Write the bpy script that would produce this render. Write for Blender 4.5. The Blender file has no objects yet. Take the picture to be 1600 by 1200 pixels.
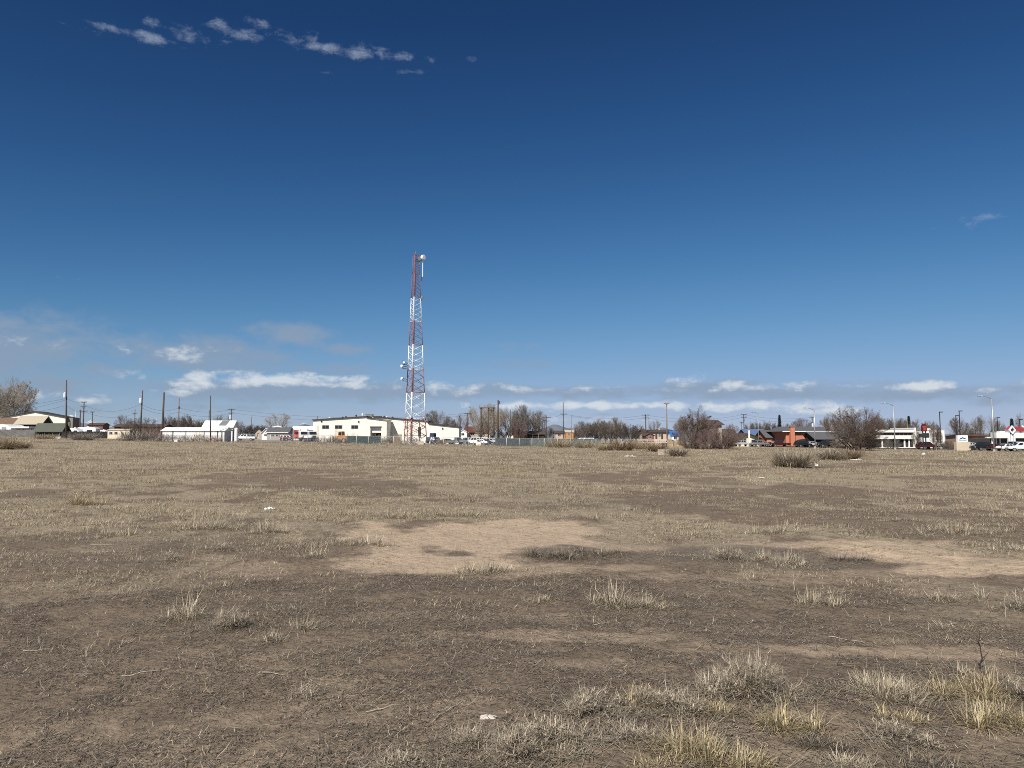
import bpy, bmesh, math, random
import numpy as np
from mathutils import Vector, Matrix

S = bpy.context.scene
C = bpy.context.collection
R = math.radians

# ------------------------------------------------------------------ camera
F = 1150.0                      # focal length in photo pixels (1600 wide)
HOR = 686.0                     # photo row of the true horizon
EYE = 1.65
PIT = math.atan((HOR - 600.0) / F)
cam_d = bpy.data.cameras.new('camera')
cam = bpy.data.objects.new('camera', cam_d)
C.objects.link(cam)
cam_d.sensor_fit = 'HORIZONTAL'
cam_d.sensor_width = 36.0
cam_d.lens = 36.0 * F / 1600.0
cam_d.clip_start = 0.1
cam_d.clip_end = 90000.0
cam.location = (0, 0, EYE)
cam.rotation_euler = (R(90) + PIT, 0, 0)
S.camera = cam

# ------------------------------------------------------------------ light
SUN_EL, SUN_AZ = 43.0, 205.0    # azimuth clockwise from +Y: behind the camera, a little to the left
SKY_STRENGTH = 0.05
S.view_settings.view_transform = 'Standard'
S.view_settings.look = 'None'
S.view_settings.gamma = 1.0
S.view_settings.exposure = 0.35
S.view_settings.use_curve_mapping = False
S.cycles.max_bounces = 6
S.cycles.diffuse_bounces = 3
S.cycles.use_adaptive_sampling = True
S.cycles.adaptive_threshold = 0.006
S.cycles.use_denoising = False
S.cycles.filter_width = 0.95

sun_d = bpy.data.lights.new('sun', 'SUN')
sun_d.energy = 4.8
sun_d.angle = R(0.5)
sun_d.color = (1.0, 0.955, 0.885)
sun = bpy.data.objects.new('sun', sun_d)
C.objects.link(sun)
_to = Vector((math.sin(R(SUN_AZ)) * math.cos(R(SUN_EL)), math.cos(R(SUN_AZ)) * math.cos(R(SUN_EL)), math.sin(R(SUN_EL))))
sun.rotation_euler = _to.to_track_quat('Z', 'Y').to_euler()


def pixel_dir(px, py):
    u, v = (px - 800.0) / F, (600.0 - py) / F
    return u, math.cos(PIT) - v * math.sin(PIT), math.sin(PIT) + v * math.cos(PIT)


world = bpy.data.worlds.new('World')
S.world = world
world.use_nodes = True
wt = world.node_tree
wt.nodes.clear()
wn, wl = wt.nodes, wt.links


def wmath(op, a, b=None, c=None, clamp=False):
    n = wn.new('ShaderNodeMath')
    n.operation = op
    n.use_clamp = clamp
    for i, v in enumerate((a, b, c)):
        if v is None:
            continue
        if isinstance(v, (int, float)):
            n.inputs[i].default_value = v
        else:
            wl.new(v, n.inputs[i])
    return n.outputs[0]


def wmix(fac, a, b):
    n = wn.new('ShaderNodeMix')
    n.data_type = 'RGBA'
    wl.new(fac, n.inputs[0])
    for s, v in ((6, a), (7, b)):
        if isinstance(v, tuple):
            n.inputs[s].default_value = (*v, 1)
        else:
            wl.new(v, n.inputs[s])
    return n.outputs[2]


sky = wn.new('ShaderNodeTexSky')
sky.sky_type = 'NISHITA'
sky.sun_disc = False
sky.sun_elevation = R(SUN_EL)
sky.sun_rotation = R(SUN_AZ)
sky.altitude = 2300
sky.air_density = 1.0
sky.dust_density = 0.3
sky.ozone_density = 2.0


def wvec(op, a, b):
    n = wn.new('ShaderNodeVectorMath')
    n.operation = op
    for i, v in enumerate((a, b)):
        if isinstance(v, tuple):
            n.inputs[i].default_value = v
        else:
            wl.new(v, n.inputs[i])
    return n.outputs[0]


# the exposure response of the photograph's sky: a steeper toe, a soft shoulder near the horizon
sq = wvec('MULTIPLY', sky.outputs[0], sky.outputs[0])
sky_col = wvec('DIVIDE', wvec('MULTIPLY', sq, tuple(v / SKY_STRENGTH for v in (0.0165, 0.0225, 0.0205))),
               wvec('ADD', wvec('MULTIPLY', sq, (1 / 25.0, 1 / 20.25, 1 / 34.0)), (1.0, 1.0, 1.0)))
world.cycles.sampling_method = 'MANUAL'
world.cycles.sample_map_resolution = 256

tc = wn.new('ShaderNodeTexCoord')
sep = wn.new('ShaderNodeSeparateXYZ')
wl.new(tc.outputs['Generated'], sep.inputs[0])
az = wmath('ARCTAN2', sep.outputs[0], sep.outputs[1])
el = wmath('ARCSINE', sep.outputs[2])
comb = wn.new('ShaderNodeCombineXYZ')
wl.new(az, comb.inputs[0])
wl.new(wmath('MULTIPLY', el, 2.0), comb.inputs[1])


def wnoise(scale, detail, rough, dist=0.0, off=0.0):
    m = wn.new('ShaderNodeMapping')
    m.inputs['Location'].default_value = (off, off * 0.37, 0)
    wl.new(comb.outputs[0], m.inputs[0])
    n = wn.new('ShaderNodeTexNoise')
    n.noise_dimensions = '2D'
    n.inputs['Scale'].default_value = scale
    n.inputs['Detail'].default_value = detail
    n.inputs['Roughness'].default_value = rough
    n.inputs['Distortion'].default_value = dist
    wl.new(m.outputs[0], n.inputs['Vector'])
    return n.outputs['Fac']


def cloud_field(blobs):
    """soft elliptical envelopes at the bearings and elevations where the clouds stand"""
    tot = None
    for px, py, rx, ry, w in blobs:
        x, y, z = pixel_dir(px, py)
        a0, e0 = math.atan2(x, y), math.asin(z / math.sqrt(x * x + y * y + z * z))
        ra, re = rx / F, ry / F
        da = wmath('MULTIPLY', wmath('SUBTRACT', az, a0), 1 / ra)
        de = wmath('MULTIPLY', wmath('SUBTRACT', el, e0), 1 / re)
        r2 = wmath('ADD', wmath('MULTIPLY', da, da), wmath('MULTIPLY', de, de))
        g = wmath('MULTIPLY', wmath('EXPONENT', wmath('MULTIPLY', r2, -0.9)), w)
        tot = g if tot is None else wmath('MAXIMUM', tot, g)
    return tot


def threshold(v, lo, hi):
    n = wn.new('ShaderNodeMapRange')
    n.interpolation_type = 'SMOOTHSTEP'
    n.inputs[1].default_value, n.inputs[2].default_value = lo, hi
    wl.new(v, n.inputs[0])
    return n.outputs[0]


GREY_BLOBS = [(30, 548, 120, 44, 1.0), (45, 516, 80, 15, .8), (170, 552, 80, 16, .8), (310, 556, 150, 26, 1.0), (462, 524, 62, 17, 1.0),
              (545, 545, 34, 12, .9), (140, 580, 70, 13, .7), (440, 574, 160, 12, .75), (40, 600, 110, 28, .9), (420, 610, 220, 17, 1.15),
              (620, 613, 180, 14, 1.1), (770, 611, 130, 12, 1.0), (350, 636, 240, 8, .4), (830, 572, 60, 11, .7), (820, 542, 50, 9, .45),
              (960, 613, 200, 12, 1.0), (1110, 607, 100, 12, 1.05), (1250, 613, 180, 14, 1.1), (1440, 614, 160, 12, 1.1), (1575, 621, 60, 11, .75),
              (1020, 648, 420, 6, .3), (660, 545, 40, 8, .4), (150, 640, 140, 8, .4)]
WHITE_BLOBS = [(420, 595, 150, 12, 1.1), (340, 600, 90, 9, .9), (510, 600, 80, 9, .9), (700, 606, 56, 11, .9), (600, 606, 90, 7, .65),
               (795, 607, 30, 9, .75), (290, 550, 70, 15, .6), (210, 550, 56, 10, .55), (1082, 595, 34, 9, 1.05), (1140, 601, 26, 8, .95),
               (1215, 604, 70, 7, .95), (1330, 604, 60, 6, .85), (1440, 604, 100, 7, 1.0), (1540, 609, 26, 6, .85), (890, 634, 190, 8, 1.0),
               (1170, 634, 120, 9, 1.05), (1010, 634, 140, 7, .9), (1300, 643, 70, 7, .75), (60, 620, 70, 9, .75), (135, 622, 50, 8, .65),
               (40, 530, 60, 12, .45), (850, 656, 160, 6, .7), (700, 608, 160, 5, .55), (1270, 606, 180, 5, .6), (1000, 610, 120, 5, .5), (240, 612, 50, 9, .6), (950, 606, 60, 6, .5)]
HIGH_BLOBS = [(185, 47, 46, 8, .8), (235, 57, 40, 10, .95), (290, 55, 40, 10, .95), (243, 38, 22, 7, .75), (345, 42, 20, 12, .95), (370, 51, 40, 11, 1.0),
              (405, 36, 24, 9, .75), (455, 62, 30, 9, .85), (484, 58, 18, 8, .75), (515, 76, 54, 9, 1.0), (560, 83, 52, 10, 1.0), (622, 90, 32, 10, .85),
              (640, 111, 26, 6, .8), (590, 74, 30, 8, .6), (672, 92, 28, 9, .65), (585, 104, 18, 5, .55), (1518, 344, 50, 10, .62), (425, 52, 40, 8, .55),
              (115, 437, 30, 8, .45), (512, 115, 18, 4, .5), (130, 45, 34, 5, .55), (735, 92, 24, 6, .45), (330, 60, 50, 6, .5)]

nA = wnoise(9.0, 7, 0.6, 0.15)
nB = wnoise(24.0, 8, 0.62, 0.1, 3.1)
nC = wnoise(38.0, 8, 0.68, 0.25, 7.7)
K = 0.785 / SKY_STRENGTH
grey_env = cloud_field(GREY_BLOBS)
grey = threshold(wmath('ADD', grey_env, wmath('MULTIPLY', wmath('SUBTRACT', wmath('MULTIPLY_ADD', nB, 0.62, wmath('MULTIPLY', nA, 0.38)), 0.5), 2.3)), 0.10, 1.05)
white_env = cloud_field(WHITE_BLOBS)
white = threshold(wmath('ADD', white_env, wmath('MULTIPLY', wmath('SUBTRACT', nB, 0.5), 2.7)), 0.33, 1.25)
high_env = cloud_field(HIGH_BLOBS)
high = threshold(wmath('ADD', high_env, wmath('MULTIPLY', wmath('SUBTRACT', nC, 0.5), 2.2)), 0.42, 1.55)
grey, white, high = (wmath('MULTIPLY', q, threshold(e, 0.04, 0.35)) for q, e in ((grey, grey_env), (white, white_env), (high, high_env)))
c1 = wmix(wmath('MULTIPLY', grey, 0.80), sky_col, (0.268 * K, 0.348 * K, 0.468 * K))
c2 = wmix(wmath('MULTIPLY', white, 0.88), c1, (0.68 * K, 0.73 * K, 0.78 * K))
c3 = wmix(wmath('MULTIPLY', high, 0.54), c2, (0.42 * K, 0.49 * K, 0.62 * K))
bg = wn.new('ShaderNodeBackground')
bg.inputs[1].default_value = SKY_STRENGTH
wl.new(c3, bg.inputs[0])
wo = wn.new('ShaderNodeOutputWorld')
wl.new(bg.outputs[0], wo.inputs[0])

# ------------------------------------------------------------------ numbers and noise
def _hash(ix, iy, seed):
    h = (ix.astype(np.int64) * 374761393 + iy.astype(np.int64) * 668265263 + seed * 974711) & 0x7fffffff
    h = ((h ^ (h >> 13)) * 1274126177) & 0x7fffffff
    h = ((h ^ (h >> 16)) * 69069 + 12345) & 0x7fffffff
    return (h & 0xffff) / 65535.0


def vnoise(x, y, seed=0):
    x, y = np.asarray(x, float), np.asarray(y, float)
    ix, iy = np.floor(x), np.floor(y)
    fx, fy = x - ix, y - iy
    fx, fy = fx * fx * (3 - 2 * fx), fy * fy * (3 - 2 * fy)
    a, b = _hash(ix, iy, seed), _hash(ix + 1, iy, seed)
    c, d = _hash(ix, iy + 1, seed), _hash(ix + 1, iy + 1, seed)
    return (a * (1 - fx) + b * fx) * (1 - fy) + (c * (1 - fx) + d * fx) * fy


def fbm(x, y, seed=0, octaves=4, rough=0.5):
    t, amp, n = 0.0, 1.0, 0.0
    for k in range(octaves):
        t = t + amp * vnoise(x * 2 ** k + 13.7 * k, y * 2 ** k - 7.1 * k, seed + k)
        n += amp
        amp *= rough
    return t / n


def smooth(v, lo, hi):
    t = np.clip((np.asarray(v, float) - lo) / (hi - lo), 0, 1)
    return t * t * (3 - 2 * t)


def slope(x, y):
    """the lot: level in front, rising gently to the left and falling to the right far off"""
    g = np.interp(x, [-400, -140, -65, 0, 100, 300], [3.0, 2.35, 1.0, 0.0, -0.9, -1.3])
    return smooth(y, 30, 150) * g


def ground_z(x, y):
    x, y = np.asarray(x, float), np.asarray(y, float)
    r = np.hypot(x, y)
    near = 1 - smooth(r, 40, 120)
    b = (fbm(x * 0.22, y * 0.22, 5, 3) - 0.5) * 0.16
    b = b + (fbm(x * 1.3, y * 1.3, 9, 3) - 0.5) * 0.07 + (fbm(x * 7, y * 7, 21, 2) - 0.5) * 0.018
    far = (fbm(x * 0.045, y * 0.045, 31, 2) - 0.5) * 0.35 * smooth(r, 25, 70) * (1 - smooth(y, 120, 165))
    # two shallow wheel ruts along the worn track on the right
    ux, uy = 0.406, -0.914
    off = (x - 5.6) * uy - (y - 12.1) * ux + (fbm(y * 0.5, x * 0, 17, 2) - 0.5) * 0.35
    rut = sum(np.exp(-((off - c) / 0.10) ** 2) - 0.45 * np.exp(-((np.abs(off - c) - 0.22) / 0.09) ** 2) for c in (-0.75, 0.75, 0.15))
    rut = rut * smooth(y, 6.5, 8) * (1 - smooth(y, 13, 16)) * smooth(x, 4, 5.2) * (0.4 + 0.9 * fbm(x * 2, y * 2, 19, 2))
    return slope(x, y) + b * near + far - 0.028 * rut


def gz(x, y):
    return float(ground_z(np.array([x]), np.array([y]))[0])


def at(px, py, d):
    x, y, z = pixel_dir(px, py)
    return x * d / y, d, EYE + z * d / y


def X(px, d, py=682):
    return at(px, py, d)[0]


def Z(py, d):
    return at(800, py, d)[2]


def on_ground(px, py):
    """where the ray through a photo point meets the level part of the ground"""
    x, y, z = pixel_dir(px, py)
    t = EYE / -z
    for _ in range(6):
        t = (EYE - gz(x * t, y * t)) / -z
    return x * t, y * t, gz(x * t, y * t)


def to_photo(x, y, z):
    zr = z - EYE
    f = y * math.cos(PIT) + zr * math.sin(PIT)
    f = np.maximum(f, 0.1)
    return 800 + F * x / f, 600 - F * (-y * math.sin(PIT) + zr * math.cos(PIT)) / f


# ------------------------------------------------------------------ materials
def _nt(name):
    m = bpy.data.materials.new(name)
    m.use_nodes = True
    nt = m.node_tree
    return m, nt, nt.nodes['Principled BSDF']


_mats = {}


def mat(name, col, rough=0.7, var=0.18, scale=1.5, metal=0.0, spec=0.3, streak=None, bump=0.0):
    """a painted, wooden or metal surface: base colour broken by noise (wear, dirt), object coordinates"""
    key = name
    if key in _mats:
        return _mats[key]
    m, nt, p = _nt(name)
    N, L = nt.nodes, nt.links
    tcn = N.new('ShaderNodeTexCoord')
    mp = N.new('ShaderNodeMapping')
    mp.inputs['Scale'].default_value = streak or (1, 1, 1)
    L.new(tcn.outputs['Object'], mp.inputs[0])
    no = N.new('ShaderNodeTexNoise')
    no.inputs['Scale'].default_value = scale
    no.inputs['Detail'].default_value = 5
    no.inputs['Roughness'].default_value = 0.65
    L.new(mp.outputs[0], no.inputs['Vector'])
    mr = N.new('ShaderNodeMapRange')
    mr.inputs[1].default_value, mr.inputs[2].default_value = 0.3, 0.7
    mr.inputs[3].default_value, mr.inputs[4].default_value = 1 - var, 1 + var * 0.6
    L.new(no.outputs['Fac'], mr.inputs[0])
    mx = N.new('ShaderNodeMix')
    mx.data_type = 'RGBA'
    mx.blend_type = 'MULTIPLY'
    mx.inputs[0].default_value = 1
    mx.inputs[6].default_value = (*col, 1)
    L.new(mr.outputs[0], mx.inputs[7])
    L.new(mx.outputs[2], p.inputs['Base Color'])
    p.inputs['Roughness'].default_value = rough
    p.inputs['Metallic'].default_value = metal
    p.inputs['Specular IOR Level'].default_value = spec
    if bump:
        bn = N.new('ShaderNodeBump')
        bn.inputs['Strength'].default_value = bump
        bn.inputs['Distance'].default_value = 0.02
        L.new(no.outputs['Fac'], bn.inputs['Height'])
        L.new(bn.outputs[0], p.inputs['Normal'])
    _mats[key] = m
    return m


def siding(name, col, pitch=0.9, dark=0.82, var=0.1, vertical=True, rough=0.6):
    """metal or board cladding: seams at a regular pitch along the wall, light dirt"""
    if name in _mats:
        return _mats[name]
    m, nt, p = _nt(name)
    N, L = nt.nodes, nt.links
    g = N.new('ShaderNodeTexCoord')
    s = N.new('ShaderNodeSeparateXYZ')
    L.new(g.outputs['Object'], s.inputs[0])
    if vertical:
        a = N.new('ShaderNodeMath')
        a.operation = 'ADD'
        L.new(s.outputs[0], a.inputs[0])
        L.new(s.outputs[1], a.inputs[1])
        src = a.outputs[0]
    else:
        src = s.outputs[2]
    f = N.new('ShaderNodeMath')
    f.operation = 'PINGPONG'
    L.new(src, f.inputs[0])
    f.inputs[1].default_value = pitch / 2
    c = N.new('ShaderNodeMapRange')
    c.inputs[1].default_value, c.inputs[2].default_value = 0.0, 0.07 * pitch
    c.inputs[3].default_value, c.inputs[4].default_value = dark, 1.0
    L.new(f.outputs[0], c.inputs[0])
    no = N.new('ShaderNodeTexNoise')
    no.inputs['Scale'].default_value = 0.7
    no.inputs['Detail'].default_value = 6
    L.new(g.outputs['Object'], no.inputs['Vector'])
    mr = N.new('ShaderNodeMapRange')
    mr.inputs[1].default_value, mr.inputs[2].default_value = 0.3, 0.7
    mr.inputs[3].default_value, mr.inputs[4].default_value = 1 - var, 1 + var * 0.5
    L.new(no.outputs['Fac'], mr.inputs[0])
    mu = N.new('ShaderNodeMath')
    mu.operation = 'MULTIPLY'
    L.new(c.outputs[0], mu.inputs[0])
    L.new(mr.outputs[0], mu.inputs[1])
    mx = N.new('ShaderNodeMix')
    mx.data_type = 'RGBA'
    mx.blend_type = 'MULTIPLY'
    mx.inputs[0].default_value = 1
    mx.inputs[6].default_value = (*col, 1)
    L.new(mu.outputs[0], mx.inputs[7])
    L.new(mx.outputs[2], p.inputs['Base Color'])
    p.inputs['Roughness'].default_value = rough
    p.inputs['Specular IOR Level'].default_value = 0.3
    bn = N.new('ShaderNodeBump')
    bn.inputs['Strength'].default_value = 0.4
    bn.inputs['Distance'].default_value = 0.03
    L.new(c.outputs[0], bn.inputs['Height'])
    L.new(bn.outputs[0], p.inputs['Normal'])
    _mats[name] = m
    return m


def brick(name, c1, c2, mortar):
    if name in _mats:
        return _mats[name]
    m, nt, p = _nt(name)
    N, L = nt.nodes, nt.links
    g = N.new('ShaderNodeTexCoord')
    s = N.new('ShaderNodeSeparateXYZ')
    L.new(g.outputs['Object'], s.inputs[0])
    a = N.new('ShaderNodeMath')
    a.operation = 'ADD'
    L.new(s.outputs[0], a.inputs[0])
    L.new(s.outputs[1], a.inputs[1])
    cb = N.new('ShaderNodeCombineXYZ')
    L.new(a.outputs[0], cb.inputs[0])
    L.new(s.outputs[2], cb.inputs[1])
    b = N.new('ShaderNodeTexBrick')
    b.inputs['Scale'].default_value = 1.0
    b.inputs['Brick Width'].default_value = 0.22
    b.inputs['Row Height'].default_value = 0.075
    b.inputs['Mortar Size'].default_value = 0.008
    b.inputs['Color1'].default_value = (*c1, 1)
    b.inputs['Color2'].default_value = (*c2, 1)
    b.inputs['Mortar'].default_value = (*mortar, 1)
    L.new(cb.outputs[0], b.inputs['Vector'])
    L.new(b.outputs[0], p.inputs['Base Color'])
    p.inputs['Roughness'].default_value = 0.85
    _mats[name] = m
    return m


def leaf_mat(name, rough=0.75, trans=0.2):
    """blades and twigs: each blade carries its own colour in the attribute 'tint'"""
    if name in _mats:
        return _mats[name]
    m, nt, p = _nt(name)
    N, L = nt.nodes, nt.links
    at_ = N.new('ShaderNodeAttribute')
    at_.attribute_name = 'tint'
    L.new(at_.outputs['Color'], p.inputs['Base Color'])
    p.inputs['Roughness'].default_value = rough
    p.inputs['Specular IOR Level'].default_value = 0.25
    tr = N.new('ShaderNodeBsdfTranslucent')
    L.new(at_.outputs['Color'], tr.inputs['Color'])
    ms = N.new('ShaderNodeMixShader')
    ms.inputs[0].default_value = trans
    L.new(p.outputs[0], ms.inputs[1])
    L.new(tr.outputs[0], ms.inputs[2])
    L.new(ms.outputs[0], N['Material Output'].inputs['Surface'])
    _mats[name] = m
    return m


def glass_mat():
    if 'dark glass' in _mats:
        return _mats['dark glass']
    m = mat('dark glass', (0.02, 0.024, 0.028), 0.08, 0.2, 2.0, spec=0.6)
    return m


# ------------------------------------------------------------------ objects and meshes
ROOT = {}


def thing(name, label, cat, loc, rz=0.0, group=None):
    o = bpy.data.objects.new(name, None)
    o.empty_display_size = 0.3
    C.objects.link(o)
    o.location = loc
    o.rotation_euler = (0, 0, rz)
    o['label'] = label
    o['category'] = cat
    if group:
        o['group'] = group
    ROOT[o.name] = Vector(loc)
    return o


def tag(o, label=None, cat=None, group=None, kind=None):
    for k, v in (('label', label), ('category', cat), ('group', group), ('kind', kind)):
        if v:
            o[k] = v
    return o


def np_mesh(name, verts, faces_flat, loop_total, tint=None, smooth_shade=False):
    me = bpy.data.meshes.new(name)
    nv, nf = len(verts), len(loop_total)
    me.vertices.add(nv)
    me.vertices.foreach_set('co', np.ascontiguousarray(verts, dtype=np.float32).ravel())
    me.loops.add(len(faces_flat))
    me.loops.foreach_set('vertex_index', np.ascontiguousarray(faces_flat, dtype=np.int32))
    me.polygons.add(nf)
    start = np.concatenate(([0], np.cumsum(loop_total)[:-1])).astype(np.int32)
    me.polygons.foreach_set('loop_start', start)
    me.polygons.foreach_set('loop_total', np.ascontiguousarray(loop_total, dtype=np.int32))
    if smooth_shade:
        me.polygons.foreach_set('use_smooth', np.ones(nf, dtype=bool))
    if tint is not None:
        a = me.attributes.new('tint', 'FLOAT_COLOR', 'POINT')
        a.data.foreach_set('color', np.ascontiguousarray(np.concatenate([tint, np.ones((nv, 1))], 1), dtype=np.float32).ravel())
    me.update(calc_edges=True)
    return me


class MB:
    """collects solid shapes that become ONE mesh object"""

    def __init__(self):
        self.v, self.f = [], []

    def add(self, vs, fs):
        n = len(self.v)
        self.v += [tuple(q) for q in vs]
        self.f += [tuple(i + n for i in f) for f in fs]
        return self

    def box(self, x0, x1, y0, y1, z0, z1):
        x0, x1 = min(x0, x1), max(x0, x1)
        y0, y1 = min(y0, y1), max(y0, y1)
        z0, z1 = min(z0, z1), max(z0, z1)
        return self.add([(x0, y0, z0), (x1, y0, z0), (x1, y1, z0), (x0, y1, z0), (x0, y0, z1), (x1, y0, z1), (x1, y1, z1), (x0, y1, z1)],
                        [(0, 3, 2, 1), (4, 5, 6, 7), (0, 1, 5, 4), (1, 2, 6, 5), (2, 3, 7, 6), (3, 0, 4, 7)])

    def prism_y(self, poly, y0, y1):
        """polygon in (x, z), extruded along y; counter-clockwise seen from -y"""
        n = len(poly)
        vs = [(x, y0, z) for x, z in poly] + [(x, y1, z) for x, z in poly]
        fs = [tuple(range(n)), tuple(range(2 * n - 1, n - 1, -1))]
        fs += [(i, i + n, (i + 1) % n + n, (i + 1) % n) for i in range(n)]
        return self.add(vs, fs)

    def prism_x(self, poly, x0, x1):
        n = len(poly)
        vs = [(x0, y, z) for y, z in poly] + [(x1, y, z) for y, z in poly]
        fs = [tuple(range(n - 1, -1, -1)), tuple(range(n, 2 * n))]
        fs += [(i, (i + 1) % n, (i + 1) % n + n, i + n) for i in range(n)]
        return self.add(vs, fs)

    def tube(self, pts, rad, seg=6, caps=True):
        pts = [Vector(p) for p in pts]
        rad = rad if isinstance(rad, (list, tuple)) else [rad] * len(pts)
        vs, fs = [], []
        up = None
        for i, p in enumerate(pts):
            d = (pts[min(i + 1, len(pts) - 1)] - pts[max(i - 1, 0)]).normalized()
            if up is None:
                up = Vector((0, 0, 1)) if abs(d.z) < 0.9 else Vector((1, 0, 0))
            a = d.cross(up)
            if a.length < 1e-6:
                a = d.cross(Vector((0, 1, 0)))
            a.normalize()
            b = a.cross(d)
            for k in range(seg):
                t = 2 * math.pi * k / seg
                vs.append(p + (a * math.cos(t) + b * math.sin(t)) * rad[i])
        for i in range(len(pts) - 1):
            for k in range(seg):
                fs.append((i * seg + k, i * seg + (k + 1) % seg, (i + 1) * seg + (k + 1) % seg, (i + 1) * seg + k))
        if caps:
            fs.append(tuple(range(seg - 1, -1, -1)))
            fs.append(tuple(range((len(pts) - 1) * seg, len(pts) * seg)))
        return self.add(vs, fs)

    def disc_x(self, c, r, w, seg=14):
        """a wheel-like cylinder whose axle runs along y"""
        return self.tube([(c[0], c[1] - w / 2, c[2]), (c[0], c[1] + w / 2, c[2])], r, seg)

    def build(self, name, m, parent=None, local=False, bevel=0.0, smooth_shade=False):
        """coordinates are in world space (local=False) or already in the thing's own frame"""
        me = bpy.data.meshes.new(name)
        off = Vector((0, 0, 0))
        if parent is not None and not local:
            r = parent
            while r.parent is not None:
                r = r.parent
            off = ROOT[r.name]
        me.from_pydata([(x - off.x, y - off.y, z - off.z) for x, y, z in self.v], [], self.f)
        bm = bmesh.new()
        bm.from_mesh(me)
        bmesh.ops.recalc_face_normals(bm, faces=bm.faces)
        if bevel:
            bmesh.ops.bevel(bm, geom=[e for e in bm.edges if e.is_manifold and e.calc_face_angle(0) > 0.5], offset=bevel, segments=2, affect='EDGES', clamp_overlap=True)
        bm.to_mesh(me)
        bm.free()
        if smooth_shade:
            for p in me.polygons:
                p.use_smooth = True
        me.materials.append(m)
        o = bpy.data.objects.new(name, me)
        C.objects.link(o)
        if parent is not None:
            o.parent = parent
        return o


# ------------------------------------------------------------------ ground
# bare and worn places on the lot, given as photo ellipses (centre, half axes, strength) and laid out on the ground
SOIL = [(765, 838, 200, 32, 1.15), (690, 884, 135, 19, .85), (890, 894, 160, 11, .5), (620, 855, 70, 28, .95), (960, 858, 80, 13, .6),
        (1060, 905, 120, 8, .35), (1390, 858, 150, 15, .9), (1530, 884, 130, 16, .95), (1260, 848, 120, 8, .7), (1460, 868, 130, 14, .95), (1300, 895, 150, 8, .36),
        (390, 892, 60, 12, .36), (1360, 1016, 240, 14, .52), (900, 1002, 180, 9, .45), (1120, 1018, 120, 10, .3), (1280, 905, 100, 8, .3),
        (870, 780, 90, 5, .4), (720, 1110, 70, 14, .40), (1090, 1140, 120, 14, .3), (1250, 1150, 300, 40, .25), (560, 1150, 420, 50, .26), (820, 1195, 400, 12, .35),
        (930, 1050, 170, 14, .3), (720, 970, 220, 10, .3), (1150, 1100, 200, 20, .22), (1180, 985, 200, 10, .25), (960, 800, 80, 5, .35), (250, 1060, 250, 40, .2), (100, 1150, 200, 40, .25)]
# flattened, greyer or darker mats
DARKMAT = [(880, 865, 75, 12, .9), (990, 868, 60, 10, .6), (1170, 868, 150, 18, .7), (300, 850, 200, 16, .45), (150, 880, 130, 18, .4), (600, 930, 360, 14, .35),
           (1240, 880, 120, 10, .6), (1000, 925, 300, 12, .35), (1350, 880, 90, 6, .6), (860, 790, 240, 8, .35), (1250, 760, 160, 7, .25), (500, 760, 260, 6, .25), (1400, 940, 200, 12, .35), (450, 735, 180, 4, .3), (1420, 730, 200, 3, .3)]


def ellipses(px, py, items, wob, amt=0.85):
    t = np.zeros_like(px)
    for cx, cy, rx, ry, w in items:
        r = np.sqrt(((px - cx) / rx) ** 2 + ((py - cy) / ry) ** 2)
        t = np.maximum(t, w * (1 - smooth(r + wob * amt, 0.62, 1.22)))
    return t


def cover(x, y):
    """(bare soil, dark mat, pale grass) at ground points, 0..1"""
    z = slope(x, y)
    px, py = to_photo(x, y, z)
    wob = (fbm(x * 1.1, y * 0.8, 41, 5, 0.62) - 0.5) * 2
    soil = ellipses(px, py, SOIL, wob)
    dark = ellipses(px, py, DARKMAT, wob)
    r = np.hypot(x, y)
    n1 = fbm(x * 0.16, y * 0.11, 51, 4, 0.6)
    n2 = fbm(x * 0.8, y * 0.5, 57, 4, 0.6)
    soil = np.maximum(soil, smooth(n2 * 0.6 + n1 * 0.4, 0.56, 0.68) * 0.28 * (1 - smooth(r, 10, 30)))
    n3 = fbm(x * 0.26, y * 0.30, 61, 4, 0.6)
    far = smooth(r, 9, 40)
    pale = smooth(n2 * (0.6 - 0.35 * far) + n1 * (0.4 - 0.1 * far) + n3 * 0.55 * far + 0.04 * smooth(r, 9, 26) + 0.05 * smooth(r, 60, 120) - 0.02, 0.46, 0.575)
    pale = pale * (0.30 + 0.70 * smooth(r, 6, 15))
    pale = pale * (1 - 0.8 * soil) * (1 - 0.75 * dark)
    return soil, dark, pale


ROAD = [(175, 90), (140, 135), (118, 165), (92, 205), (68, 262), (40, 330)]


def road_side(x, y):
    """signed distance to the road's centre line, positive on the lot's side"""
    best, side = np.full(np.shape(x), 1e9), np.ones(np.shape(x))
    for (x0, y0), (x1, y1) in zip(ROAD[:-1], ROAD[1:]):
        dx, dy = x1 - x0, y1 - y0
        t = np.clip(((x - x0) * dx + (y - y0) * dy) / (dx * dx + dy * dy), 0, 1)
        d = np.hypot(x - x0 - dx * t, y - y0 - dy * t)
        sd = np.sign(dx * (y - y0) - dy * (x - x0))
        side = np.where(d < best, sd, side)
        best = np.minimum(best, d)
    return best * side


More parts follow.
